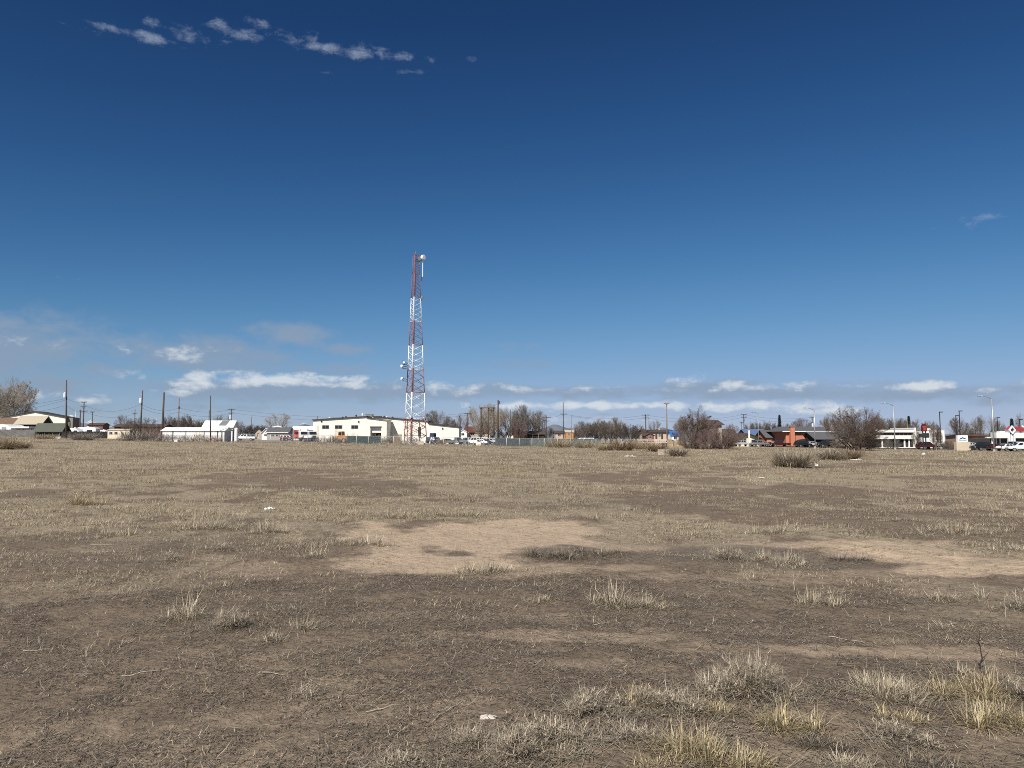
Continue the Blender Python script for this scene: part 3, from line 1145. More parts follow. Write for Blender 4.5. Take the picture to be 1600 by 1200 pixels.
# ------------------------------------------------------------------ lattice tower
def lattice_tower():
    d = 178.0
    base = gz(X(646.5, d), d)
    cx, cy = X(646.8, d), d
    zt = Z(398.5, d)
    H = zt - base
    root = thing('lattice_tower', 'tall three legged lattice radio tower painted in red and white bands', 'tower', (cx, cy, base))
    RED = mat('faded red tower paint', (0.27, 0.115, 0.115), .65, .25, 2)
    PINK = mat('sun bleached red tower paint', (0.30, 0.17, 0.19), .7, .25, 2)
    WHT = mat('white tower paint', (0.80, 0.83, 0.85), .55, .08, 2)
    cuts = [692, 653.5, 613.3, 576.5, 539, 502, 465, 428, 398.5]
    zs = [base] + [Z(c, d) for c in cuts[1:]]
    Rb, Rt = 3.22, 0.86                   # distance of a leg from the axis, foot and head

    def leg(k, z):
        t = (z - base) / H
        r = Rb + (Rt - Rb) * t ** 0.93
        a = R(-95 + 120 * k)
        return Vector((cx + r * math.cos(a), cy + r * math.sin(a), z))

    cols = [RED, WHT, RED, WHT, RED, WHT, RED, PINK]
    bays = [3, 3, 3, 4, 4, 5, 6, 6]
    for s in range(8):
        z0, z1 = zs[s], zs[s + 1]
        lr = 0.125 - 0.009 * s
        secs = [MB().tube([leg(k, z0), leg(k, z1)], lr, 8).build('leg', cols[s], root, smooth_shade=True) for k in range(3)]
        sec = secs[0]
        br = MB()
        n = bays[s]
        for j in range(n):
            a, b = z0 + (z1 - z0) * j / n, z0 + (z1 - z0) * (j + 1) / n
            for k in range(3):
                q = (k + 1) % 3
                w = 0.054 - 0.0035 * s
                br.tube([leg(k, a), leg(q, b)], w, 5)
                br.tube([leg(q, a), leg(k, b)], w, 5)
                if j == 0 or (s == 0):
                    br.tube([leg(k, a), leg(q, a)], w, 5)
        br.build('bracing', cols[s], sec)
        # cable run and ladder up the inside of the near face
        lad = MB()
        p0, p1 = leg(0, z0), leg(0, z1)
        for dx in (-.22, .22):
            lad.tube([p0 + Vector((dx, .5, 0)), p1 + Vector((dx, .4, 0))], .035, 5)
        m = max(4, int((z1 - z0) / .45))
        for j in range(m):
            p = p0.lerp(p1, (j + .5) / m) + Vector((0, .45, 0))
            lad.tube([p + Vector((-.22, 0, 0)), p + Vector((.22, 0, 0))], .022, 4)
        if cols[s] is not WHT:
            lad.tube([p0 + Vector((.05, .62, 0)), p1 + Vector((.05, .55, 0))], .10, 6)
        lad.build('ladder', cols[s], sec)
    # splice collars and guards above the roof line of the workshop
    for k in range(3):
        p = leg(k, zs[1] - .5)
        MB().box(p.x - .42, p.x + .42, p.y - .42, p.y + .42, p.z - .5, p.z - .42).box(p.x - .42, p.x + .42, p.y - .42, p.y + .42, p.z + .42, p.z + .5).tube([p + Vector((-.4, -.4, -.5)), p + Vector((-.4, -.4, .5))], .05).tube(
            [p + Vector((.4, -.4, -.5)), p + Vector((.4, -.4, .5))], .05).tube([p + Vector((0, .4, -.5)), p + Vector((0, .4, .5))], .05).build('collar', RED, root)
    for k in range(3):
        p = leg(k, base)
        MB().tube([(p.x, p.y, base - .5), (p.x, p.y, base + .35)], .55, 10).build('footing', mat('concrete', (0.36, 0.34, 0.31), .9, .2), root)
    # equipment frames between the legs at the foot
    ex = MB()
    for px in (636.5, 655.5):
        x = X(px, d - 1)
        ex.tube([(x, d - 1.2, base), (x, d - 1.2, base + 6.0)], .09, 6)
        ex.tube([(x - 1.0, d - 1.2, base + 3.4), (x + 1.2, d - 1.2, base + 4.6)], .06, 5)
    x = X(656, d)
    ex.box(x - .3, x + .3, d - .9, d - .5, base + 1.6, base + 4.2)
    ex.build('equipment_frame', mat('rusty frame steel', (0.10, 0.06, 0.05), .8, .3), root)

    # dishes and whips
    def dish(px, py, r, aim, m, depth=.6):
        c = Vector((X(px, d), d - .9, Z(py, d)))
        a = Vector(aim).normalized()
        mb = MB()
        mb.tube([c - a * depth * .5, c - a * depth * .1, c + a * depth * .5, c + a * (depth * .5 + .1 * r)], [r * .55, r * .97, r, r * .85], 18)
        o = mb.build('dish_antenna', m, root, smooth_shade=False)
        arm = MB()
        t = leg(0, c.z)
        tt = min((leg(k, c.z) for k in range(3)), key=lambda q: (q - c).length)
        arm.tube([c - a * depth * .4, tt], .07, 6).tube([c - a * depth * .4 + Vector((0, 0, -.5)), tt + Vector((0, 0, -.5))], .06, 6)
        arm.tube([c - a * depth * .42 + Vector((0, 0, .6 * r + .2)), c - a * depth * .42 - Vector((0, 0, .6 * r + .3))], .07, 6)
        arm.build('mount', BLACKM, o)
        return o

    dish(658.6, 403.8, .62, (.75, -.55, 0), WPAINT, .9)
    dish(654.0, 406.5, .45, (-.2, -.9, 0), mat('grey dish back', (0.13, 0.12, 0.10), .6), .5)
    dish(658.2, 466.5, .38, (.6, -.7, 0), GALV, .5)
    dish(628.0, 572.6, .34, (-.6, -.8, 0), WPAINT, .5)
    dish(631.2, 567.0, .26, (-.3, -.9, 0), WPAINT, .4)
    dish(628.2, 592.0, .34, (-.8, -.6, 0), WPAINT, .5)
    w = MB()
    x = X(658.5, d)
    w.tube([(x, d - .5, Z(433, d)), (x, d - .5, Z(409, d))], .09, 6)
    w.build('whip_antenna', WPAINT, root)
    w = MB()
    x = X(657, d)
    w.tube([(x, d - .5, Z(440, d)), (x, d - .5, Z(433, d))], .06, 6).tube([(x, d - .5, Z(438, d)), (x - .5, d - .4, Z(438, d))], .05, 5)
    w.build('antenna_bracket', BLACKM, root)
    w = MB()
    x = X(629, d)
    w.tube([(x, d - .5, Z(577, d)), (x, d - .5, Z(563, d))], .07, 6).tube([(x, d - .5, Z(570, d)), (x + .9, d - .3, Z(570, d))], .06, 5)
    w.build('antenna_bracket', BLACKM, root)
    top = MB()
    for k in range(3):
        top.tube([leg(k, zt), leg((k + 1) % 3, zt)], .06, 5)
    top.tube([(cx, cy, zt - .6), (cx, cy, zt + .5)], .07, 6)
    top.tube([(cx, cy, zt + .5), (cx, cy, zt + .62), (cx, cy, zt + .85)], [.17, .17, .05], 8)
    top.build('beacon', PINK, root)
    return root


lattice_tower()


# ------------------------------------------------------------------ houses and sheds on the left
r = house('cream metal warehouse with low gable front behind the tan roofed house', 4, 101, 245, 652.2, 643.2, 5.5, 'y', CREAM, DARKTRIM, 'warehouse', .5, 'warehouse')
x1 = X(101, 245)
MB().box(x1 + .01, x1 + 1.9, 246, 250, gz(x1, 245) - .2, Z(652.6, 245)).build('shaded_side_wall', mat('shaded grey siding', (0.22, 0.20, 0.17), .7), r)  # right side wall of the cream hall, its shade painted in as grey
MB().box(X(36, 245), X(44, 245), 244.93, 244.997, Z(651.5, 245), Z(650.2, 245)).build('gable_vent', DARKTRIM, r)
MB().box(X(105, 245), X(106.5, 245), 245.9, 245.996, gz(x1, 245), Z(660, 245)).build('door', DARKTRIM, r)
r = house('low house with tan shingle roof in front of the cream warehouse', 24, 64, 224, 661.3, 650.8, 5, 'x', DARKWALL, TANROOF, 'house', .5)
MB().box(X(24, 224), X(58, 224), 223.9, 223.997, Z(664.5, 224), Z(662.2, 224)).build('eave_band', DARKTRIM, r)
window(r, 30, 36, 665, 671, 224)
x0, x1 = X(18.5, 214), X(48, 214)
r = thing('awning', 'long flat white metal awning below the tan roofed house', 'awning', ((x0 + x1) / 2, 214, gz(x0, 214)))
MB().box(x0, x1, 213, 215.5, Z(669.3, 214), Z(666.6, 214)).build('canopy', WPAINT, r, bevel=.05)
for xx in (x0 + .3, (x0 + x1) / 2, x1 - .3):
    MB().box(xx - .06, xx + .06, 214, 214.12, gz(xx, 214) - .2, Z(669.3, 214)).build('post', GALV, r)
MB().box(x0 + .1, x1 - .1, 215.2, 215.4, gz(x0, 214) - .2, Z(669.3, 214) - .01).build('back_wall', DARKWALL, r)
# quonset hut at the very edge
x0, x1 = X(-14, 216), X(17, 216)
r = thing('quonset_hut', 'small white round topped metal hut behind the grey board fence', 'hut', ((x0 + x1) / 2, 219, gz(x0, 216)))
zb, zt = gz(x0, 216) - .2, Z(662.8, 216)
arc = [(x0, zb)] + [(x1, zb)] + [((x0 + x1) / 2 + (x1 - x0) / 2 * math.cos(math.pi * k / 14), Z(671, 216) + (zt - Z(671, 216)) * math.sin(math.pi * k / 14)) for k in range(15)]
MB().prism_y(arc, 216, 223).build('shell', WHITE, r)
MB().box(X(2, 216), X(9, 216), 215.94, 215.997, zb, Z(667, 216)).build('door', mat('grey hut door', (.3, .3, .3), .6), r)
r = house('small house with rusty brown roof at the left edge beside the round topped hut', -30, 20, 232, 662.5, 653.6, 4.5, 'x', PINKTAN, mat('rusty roof', (0.17, 0.105, 0.07), .8, .3), 'house', .4)
window(r, 2, 8, 664, 669, 232)
# shed with the green grey roof standing on the fence line
d = 203
x0, x1 = X(54, d), X(96, d)
zb = gz((x0 + x1) / 2, d) - .2
r = thing('shed', 'dark open shed with green grey metal roof on the fence line', 'shed', ((x0 + x1) / 2, d + 3, zb))
ze, zr = Z(672.5, d), Z(662.2, d + 1.7)
gable_ring(MB(), x0 + .6, x1 - .4, d + .1, d + 3.3, zb, ze, zr, 'x').build('wall', DARKWALL, r)
gable_roof(MB(), x0, x1, d, d + 3.4, ze, zr, 'x', .45).build('roof', GREENROOF, r)
for px in (58, 70, 82, 93):
    MB().box(X(px, d) - .08, X(px, d) + .08, d - .1, d + .06, zb, ze - .2).build('post', GREYWOOD, r)
# long brick range behind the bushes
r = house('long dull red brick building with dark flat looking roof behind the brown bushes', 178, 256, 262, 666.6, 663.4, 6, 'x', OLDBRICK, BROWNROOF, 'building', .5, 'brick_building')
for a in (186, 193.5, 246):
    doorway(r, 'door', a, a + 3, 668, 676, 262, DARKTRIM)
for a in (199, 233):
    window(r, a, a + 5, 668.5, 672, 262)
r = house('low dark red shed beyond the parked camper', 136, 160, 250, 664.3, 661.6, 4, 'x', OLDBRICK, BROWNROOF, 'shed', .3, 'shed')
doorway(r, 'door', 150, 153, 666, 672, 250, DARKTRIM)
# low cream building
d = 196
r = house('low cream stucco garage beside the long black fence', 168, 202.5, d, 672.3, 671.2, 3.5, 'x', mat('cream stucco', (0.66, 0.58, 0.44), .9, .12), mat('pale flat roof', (0.55, 0.50, 0.42), .9), 'garage', .15, 'garage')
doorway(r, 'door', 189, 192.5, 675, 685, d, mat('tan door', (0.32, 0.25, 0.18), .7))
for a in (171, 179):
    window(r, a, a + 4, 675, 678.5, d)
# white storage building with lean roof, and the taller barn behind it
d = 163
x0, x1 = X(253.5, d), X(350.5, d)
zb = gz((x0 + x1) / 2, d) - .3
r = thing('storage_building', 'long low white metal storage building behind the brush pile', 'storage building', ((x0 + x1) / 2, d + 4, zb))
za, zc = Z(672.8, d), Z(668.6, d + 2)
MB().prism_x([(d, zb), (d + 4, zb), (d + 4, za), (d + 2, zc), (d, za)], x0, x1).build('wall', WHITE, r)
gable_roof(MB(), x0, x1, d, d + 4, za, zc, 'x', .3, .12).build('roof', WHITEROOF, r)
MB().box(x0 + .05, x1 - .05, d - .03, d - .003, zb, Z(679.3, d)).build('lower_panel', siding('pale grey panel', (0.60, 0.60, 0.58), .6, .85), r)
for px in (270, 290, 319, 340):
    MB().box(X(px, d) - .09, X(px, d) + .09, d - .08, d - .031, zb, za).build('downpipe', DARKTRIM if px in (270, 340) else GALV, r)
MB().box(x1 + .003, x1 + .06, d + .3, d + 3.7, zb, za - .1).build('shaded_end_panel', siding('shaded white end panel', (0.52, 0.52, 0.51), .6, .8), r)  # white end wall done in grey, its shade put into the colour
d = 178
x0, x1 = X(317.5, d), X(363, d)
zb = gz((x0 + x1) / 2, d) - .3
r = thing('barn', 'white metal barn with grey roof panel rising behind the storage building', 'barn', ((x0 + x1) / 2, d + 5, zb))
za, zc = Z(666.5, d), Z(658, d + 1.7)
MB().prism_x([(d, zb), (d + 3.4, zb), (d + 3.4, za), (d + 1.7, zc), (d, za)], x0, x1).build('wall', WHITE, r)
gable_roof(MB(), x0, x1, d, d + 3.4, za, zc, 'x', .35, .12).build('roof', WHITEROOF, r)
sk = MB()
k = (zc - za) / 1.7
xa, xb = X(340.5, d), X(352, d)
sk.add([(xa, d + .1, za + .1 * k + .2), (xb, d + .1, za + .1 * k + .2), (xb + .4, d + 1.6, za + 1.6 * k + .2), (xa + .4, d + 1.6, za + 1.6 * k + .2),
        (xa, d + .1, za + .1 * k + .15), (xb, d + .1, za + .1 * k + .15), (xb + .4, d + 1.6, za + 1.6 * k + .15), (xa + .4, d + 1.6, za + 1.6 * k + .15)],
       [(0, 1, 2, 3), (4, 7, 6, 5), (0, 4, 5, 1), (1, 5, 6, 2), (2, 6, 7, 3), (3, 7, 4, 0)])
sk.build('skylight', mat('grey skylight', (0.17, 0.18, 0.17), .5), r)
MB().box(x1 + .003, x1 + .05, d + .6, d + 2.8, zb, za - .6).build('barn_door', DARKWALL, r)
# white tank
d = 176
x = X(369, d)
r = thing('storage_tank', 'upright white cylindrical tank at the end of the white barn', 'tank', (x, d, gz(x, d)))
MB().tube([(x, d, gz(x, d)), (x, d, Z(669.5, d)), (x, d, Z(668.3, d))], [.42, .42, .1], 14).build('shell', WPAINT, r)
MB().tube([(x, d, Z(668.5, d)), (x, d, Z(667.6, d))], .09, 6).build('valve', DARKTRIM, r)

# ------------------------------------------------------------------ houses in the middle distance
r = house('white peaked tent roof house beside the grey roofed house', 409, 423, 262, 676.2, 669.2, 9, 'y', WPAINT, WHITEROOF, 'house', .4)
window(r, 413, 418, 678, 681, 262)
r = house('dark low house with black roof left of the white peaked house', 399, 409.5, 270, 675, 670, 9, 'y', mat('tan wall', (.4, .33, .25), .9), DARKTRIM, 'house', .3)
doorway(r, 'door', 402, 404.5, 677, 682, 270, DARKTRIM)
r = house('long grey roofed house with white fascia left of the red truck', 417, 450, 255, 675.8, 668.3, 6, 'x', mat('grey stucco', (.33, .32, .30), .9), SHINGLE, 'house', .5)
for a in (424, 431, 440):
    window(r, a, a + 4, 677.5, 681.5, 255)
MB().box(X(416, 255), X(451, 255), 254.4, 254.47, Z(676.6, 255), Z(675.6, 255)).build('fascia', WPAINT, r)
MB().tube([(X(425, 262), 262, Z(668.4, 262)), (X(434, 262), 262, Z(666.4, 262)), (X(441, 262), 262, Z(668.6, 262))], .35, 6).build('ridge_vent', WPAINT, r)
r = house('long white roofed building beyond the white trucks', 452, 492, 285, 671.8, 666.5, 12, 'x', WHITE, WHITEROOF, 'building', .3, 'white_building')
doorway(r, 'door', 463, 466, 674, 680, 285, DARKTRIM)
window(r, 472, 477, 674, 677, 285)
r = house('house with dark red roof and small white gable right of the workshop', 728, 766, 270, 675, 667, 12, 'x', mat('tan stucco', (.42, .34, .27), .9), REDROOF, 'house', .6)
window(r, 735, 741, 676.5, 680, 270)
window(r, 750, 756, 676.5, 680, 270)
r = house('small white gabled porch house at the corner of the dark red roof', 716.5, 730, 262, 676, 672, 8, 'y', WPAINT, WHITEROOF, 'house', .3)
window(r, 721, 725, 677, 680, 262)
r = house('white gabled house with steep red roof under the tall bare trees', 788, 802, 262, 681, 671.5, 10, 'y', WPAINT, REDROOF, 'house', .6)
window(r, 792.5, 796.5, 676.5, 680, 262)
MB().prism_x([(264, gz(0, 260)), (273, gz(0, 260)), (273, Z(681, 264)), (268.5, Z(671.5, 268)), (264, Z(681, 264))], X(802.2, 264), X(817, 264)).build('side_wing', REDROOF, r)
r = house('low dark carport building with brown roof right of the red roofed house', 816, 850, 258, 678.5, 674.2, 10, 'x', DARKWALL, BROWNROOF, 'carport', .6, 'carport')
for a in (823, 832, 841):
    MB().box(X(a, 257), X(a, 257) + .2, 257, 257.2, gz(0, 257) - .2, Z(678.5, 257)).build('post', PALEWOOD, r)
r = house('small orange tan building behind the parked cars in the trees', 884, 896, 268, 675.5, 672.5, 7, 'x', mat('orange tan stucco', (.46, .24, .10), .9), mat('pale tan roof', (.48, .42, .34), .9), 'building', .3, 'stucco_building')
window(r, 887, 890, 677, 680, 268)
r = house('low dark roofed house right of the orange tan building', 868, 882, 280, 677, 673.6, 9, 'x', PINKTAN, BROWNROOF, 'house', .4)
window(r, 872, 876, 678, 681, 280)
r = house('pinkish tan motel block with dark brown flat roof behind the wooden fence', 1008, 1052, 232, 675.0, 672.2, 10, 'x', PINKTAN, BROWNROOF, 'motel', .6, 'motel')
for a in (1024, 1033):
    doorway(r, 'door', a, a + 3, 678, 686, 232, DARKTRIM)
window(r, 1029, 1032, 678, 682, 232)
MB().box(X(1029, 236), X(1031, 236), 236, 237, Z(673, 236), Z(668.5, 236)).build('chimney', PINKTAN, r)
r = house('dark red wooden shed with low gable at the left end of the motel', 1009, 1022, 222, 680.5, 677, 6, 'y', OLDBRICK, BROWNROOF, 'shed', .3, 'shed')
window(r, 1013, 1017, 681.5, 685, 222)
r = house('bright blue roofed kiosk with white front at the right end of the motel', 1049.5, 1061, 224, 680.5, 674, 6, 'x', WPAINT, mat('bright blue metal', (0.03, 0.16, 0.45), .5), 'kiosk', .3, 'kiosk')
window(r, 1053, 1057, 682, 686, 224)
r = house('big house with dark brown hipped roof half hidden by the bare trees', 1106, 1128, 232, 663.6, 657, 14, 'x', mat('grey tan stucco', (.36, .31, .25), .9), BROWNROOF, 'house', .8)
window(r, 1110, 1114, 666, 670, 232)
window(r, 1118, 1123, 666, 670, 232)

# ------------------------------------------------------------------ across the road on the right
r = house('cream gabled house with dark brown roof facing the road', 1150, 1186, 232, 684.5, 677.6, 14, 'y', mat('bright cream stucco', (0.74, 0.66, 0.47), .9, .08), BROWNROOF, 'house', 1.2)
doorway(r, 'door', 1162, 1166, 686, 694, 232, DARKTRIM)
doorway(r, 'garage_door', 1174, 1181, 687, 695, 232, DARKWALL)
window(r, 1155, 1159, 686.5, 690, 232)
r = house('tan house with long brown roof behind the shrubs left of the cream house', 1128, 1151, 240, 682, 671, 12, 'x', mat('tan house wall', (.34, .26, .2), .9), BROWNROOF, 'house', .8)
window(r, 1138, 1142, 684, 688, 240)
r = house('building with slate blue metal roof behind the cream house', 1170, 1201, 248, 683, 671.2, 14, 'x', mat('dark blue grey wall', (.08, .09, .11), .8), siding('blue metal roof', (0.10, 0.155, 0.27), .5, .85), 'building', .4, 'blue_roof_building')
window(r, 1189, 1195, 684, 688, 248)
r = house('grey shingled lower house between the blue roof and the brick restaurant', 1198, 1232, 232, 683.0, 672.8, 10, 'x', REDBRICK, SHINGLE, 'house', .6)
window(r, 1205, 1210, 685.5, 690, 232)
window(r, 1216, 1221, 685.5, 690, 232)
# brick restaurant
d = 222
x0, x1 = X(1228, d), X(1276, d)
zb = gz(x1, d) - .3
r = thing('restaurant', 'orange red brick restaurant with long grey hipped roof and brick chimney', 'restaurant', ((x0 + x1) / 2, d + 7, zb))
MB().box(x0, x1, d, d + 14, zb, Z(674.4, d)).build('wall', REDBRICK, r)
xe0, xe1 = X(1221, d), X(1302, d)
ze, zr = Z(674.3, d) + .02, Z(666.8, d + 7)
rf = MB()
rf.add([(xe0, d - 1, ze), (xe1, d - 1, ze), (xe1, d + 15, ze), (xe0, d + 15, ze), (xe0 + 1.5, d + 7, zr), (xe1 - 1, d + 7, zr)],
       [(0, 1, 5, 4), (1, 2, 5), (2, 3, 4, 5), (3, 0, 4), (3, 2, 1, 0)])
rf.build('roof', SHINGLE, r)
MB().box(xe0, xe1, d - 1.06, d - 1.003, ze - .12, ze + .12).build('fascia', WPAINT, r)
MB().box(x1 + .02, xe1 - .6, d + 3, d + 13, zb, ze - .2).build('rear_wall', DARKWALL, r)
MB().box(X(1232.5, d), X(1239, d), d - 1.6, d - .01, zb, Z(667.6, d)).box(X(1232, d), X(1239.5, d), d - 1.7, d + .1, Z(667.6, d), Z(666.9, d)).build('chimney', REDBRICK, r)
for a in (1238.5, 1252, 1262):
    MB().box(X(a, d), X(a + 6.5, d), d - .06, d - .003, Z(678.6, d), Z(677.4, d)).build('window', mat('white awning band', (.6, .56, .5), .8), r)
ax0, ax1 = X(1242.5, d), X(1271, d)
zt = Z(686, d)
arch = [(ax0, zb), (ax1, zb)] + [((ax0 + ax1) / 2 + (ax1 - ax0) / 2 * math.cos(math.pi * k / 10), Z(690, d) + (zt - Z(690, d)) * math.sin(math.pi * k / 10)) for k in range(11)]
MB().prism_y(arch, d - .05, d - .003).build('archway', DARKWALL, r)
r = house('low grey hipped roof annex right of the brick restaurant', 1275, 1305, 214, 685.5, 675.2, 11, 'x', DARKWALL, SHINGLE, 'annex', .7, 'annex')
window(r, 1283, 1288, 687.5, 692, 214)

# white two storey office block
d = 192
x0, x1, x2 = X(1371, d), X(1428, d), X(1430.5, d)
zb = gz(x1, d) - .3
r = thing('office_block', 'long white two storey office block with dark window band', 'office', ((x0 + x1) / 2, d + 6, zb))
z = [Z(p, d) for p in (695.5, 686.0, 680.2, 675.6, 671.3)]
MB().box(x0, x1, d + .6, d + 12, zb, z[4] - .3).build('core', DARKWALL, r)
MB().box(x0 - .5, x1, d, d + .59, z[3], z[4]).build('parapet', STUCCO, r)
MB().box(x0 - .5, x1, d - .3, d + .59, z[1], z[2]).build('spandrel', STUCCO, r)
MB().box(x1 + .002, x2, d - .4, d + 12, zb, z[4] + .5).build('end_wall', STUCCO, r)
MB().box(x0 - .5, x1, d - .2, d + .55, zb, zb + .75).build('plinth', STUCCO, r)
for i, px in enumerate(np.linspace(1374, 1426, 9)):
    MB().box(X(px, d) - .06, X(px, d) + .06, d + .3, d + .598, z[2], z[3]).build('mullion', DARKTRIM, r)
for px in (1379, 1399, 1414, 1421):
    MB().box(X(px, d) - .15, X(px, d) + .15, d + .2, d + .5, zb + .75, z[1]).build('column', STUCCO, r)
for a, b in ((1400, 1413), (1422, 1427)):
    MB().box(X(a, d), X(b, d), d + .5, d + .597, zb + .9, z[1] - .5).build('window', glass_mat(), r)
MB().box(x0, x1, d - .1, d + 12, z[4] + .003, z[4] + .06).build('roof', mat('pale gravel roof', (.4, .38, .35), .9), r)
d = 190
x0, x1 = X(1441.5, d), X(1476, d)
r = thing('office_wing', 'square white stucco building behind the red pole sign', 'office', ((x0 + x1) / 2, d + 6, zb))
MB().box(x0, x1, d, d + 12, zb, Z(671.8, d)).build('wall', STUCCO, r)
MB().box(X(1441.3, d), X(1455, d), d - .15, d - .003, Z(671.8, d), Z(669.3, d)).build('parapet', STUCCO, r)
window(r, 1441.8, 1451, 677, 683.3, d, (.2, .19, .18), 3)
MB().box(x0 - .1, x1 + .1, d - .1, d + 12.1, Z(671.7, d), Z(671.3, d)).build('roof_edge', mat('pale flat roof', (0.55, 0.50, 0.42), .9), r)
tr = MB()  # dark bars imitate a bare tree's shadow on the white wall
for px in (1457.5, 1464.5, 1469.0):
    tr.box(X(px, d) - .05, X(px, d) + .05, d - .35, d - .25, zb, Z(670, d))
for py in (678, 680.5, 683, 685.5, 688, 690.5):
    tr.box(X(1455.5, d), X(1472, d), d - .248, d - .2, Z(py, d) - .05, Z(py, d) + .05)
tr.build('tree_shadow', mat('tree shadow tone', (.07, .06, .05), .8), r)

# brown shop and the one with the red gable
r = house('low brown brick shop with dark flat roof behind the mountain sign', 1519, 1548, 196, 681.8, 680.0, 12, 'x', TANBRICK, REDROOF, 'shop', .4, 'shop')
doorway(r, 'door', 1530, 1533, 685, 694, 196, DARKTRIM)
MB().box(X(1546, 194), X(1557, 194), 195, 203, gz(130, 194) - .3, Z(682.5, 194)).build('side_wall', STUCCO, r)
window(r, 1522, 1528, 685, 689, 196)
d = 178
zb = gz(125, d) - .3
x0, x1 = X(1557, d), X(1618, d)
r = thing('store', 'white fronted store with red gable roof and white diamond window frame', 'store', ((x0 + x1) / 2, d + 7, zb))
MB().box(x0 + .5, x1, d + 2.5, d + 14, zb, Z(684.5, d)).build('wall', mat('dark store front', (.09, .08, .075), .7), r)
fa = MB().box(x0, X(1575.3, d), d, d + 2.2, Z(684.6, d), Z(676.2, d)).box(X(1585.5, d), x1, d, d + 2.2, Z(684.6, d), Z(676.2, d))
fa.build('fascia', STUCCO, r)
MB().box(x0 - .02, X(1575.2, d), d - .02, d + 2.3, Z(676.1, d), Z(675.5, d)).box(X(1567, d), X(1575.2, d), d + 1, d + 2.2, Z(675.4, d), Z(673.6, d)).build('coping', WPAINT, r)
cx, hw = X(1580.2, d), X(1585.6, d) - X(1580.2, d)
zt, zm, zl = Z(665.0, d), Z(672.2, d), Z(678.6, d)
t = .27
dm = MB()
out = [(cx, zt), (cx + hw, zm), (cx, zl), (cx - hw, zm)]
inn = [(cx, zt - t * 1.5), (cx + hw - t * 1.1, zm), (cx, zl + t * 1.5), (cx - hw + t * 1.1, zm)]
for i in range(4):
    j = (i + 1) % 4
    vs = [(out[i][0], d - .6, out[i][1]), (out[j][0], d - .6, out[j][1]), (inn[j][0], d - .6, inn[j][1]), (inn[i][0], d - .6, inn[i][1])]
    vs += [(x_, d - .2, z_) for x_, _, z_ in vs]
    dm.add(vs, [(0, 1, 2, 3), (7, 6, 5, 4), (0, 4, 5, 1), (1, 5, 6, 2), (2, 6, 7, 3), (3, 7, 4, 0)])
dm.build('diamond_frame', WPAINT, r)
MB().prism_y([(cx, zl + .3), (cx + hw - .4, zm), (cx, zt - .3), (cx - hw + .4, zm)], d - .19, d - .1).build('diamond_window', glass_mat(), r)
MB().prism_y([(cx - hw + .1, Z(684.6, d)), (cx + hw - .1, Z(684.6, d)), (cx + hw - .1, Z(676, d)), (cx, zl + .2), (cx - hw + .1, Z(676, d))], d + .3, d + 2).build('gable_wall', mat('grey gable panel', (.30, .29, .27), .8), r)
MB().box(cx - .22, cx + .22, d - .2, d + .29, Z(692, d), zl).box(cx - hw, cx - hw + .4, d - .2, d + .29, zb, Z(676, d)).box(cx + hw - .4, cx + hw, d - .2, d + .29, zb, Z(676, d)).build('gable_post', WPAINT, r)
# the red gable roof runs back from the diamond and down to the right
rr = MB()
xr0, xr1 = X(1583, d), X(1599, d)
rr.add([(cx + .1, d + 1, zt - .1), (cx + 9.5, d + 10, zt - .1), (cx + 11.0, d + 8, Z(674.2, d)), (cx + hw + .1, d + .6, Z(674.0, d)), (cx - hw, d + 1, zm), (cx - hw + 9, d + 11, zm)],
       [(0, 1, 2, 3), (0, 4, 5, 1), (0, 3, 4), (1, 5, 2), (3, 2, 5, 4)])
rr.build('roof', mat('red metal roof', (0.36, 0.045, 0.04), .5, .12), r)
dv = Vector((1.5, -2, Z(674.2, d) - zt + .1))
MB().tube([(cx + 9.5, d + 9.9, zt + .05), (cx + 11.2, d + 7.6, Z(674.4, d))], .22, 6).build('roof_trim', WPAINT, r)
for a in (1559.5, 1566, 1572, 1588, 1596):
    MB().box(X(a, d) - .12, X(a, d) + .12, d + 2.2, d + 2.45, zb, Z(684.6, d)).build('column', WPAINT, r)
for a, b in ((1560.5, 1565), (1589, 1595)):
    MB().box(X(a, d), X(b, d), d + 2.4, d + 2.497, zb + .6, Z(686, d)).build('window', glass_mat(), r)

# ------------------------------------------------------------------ vehicles
def paint(name, col):
    return mat('car paint ' + name, col, .28, .06, 1.5, spec=.5)


def taper(mb, b, t, y_b, y_t):
    """cabin: b and t are (x0, x1, z), half widths y_b and y_t"""
    mb.add([(b[0], -y_b, b[2]), (b[1], -y_b, b[2]), (b[1], y_b, b[2]), (b[0], y_b, b[2]),
            (t[0], -y_t, t[2]), (t[1], -y_t, t[2]), (t[1], y_t, t[2]), (t[0], y_t, t[2])],
           [(0, 3, 2, 1), (4, 5, 6, 7), (0, 1, 5, 4), (1, 2, 6, 5), (2, 3, 7, 6), (3, 0, 4, 7)])
    return mb


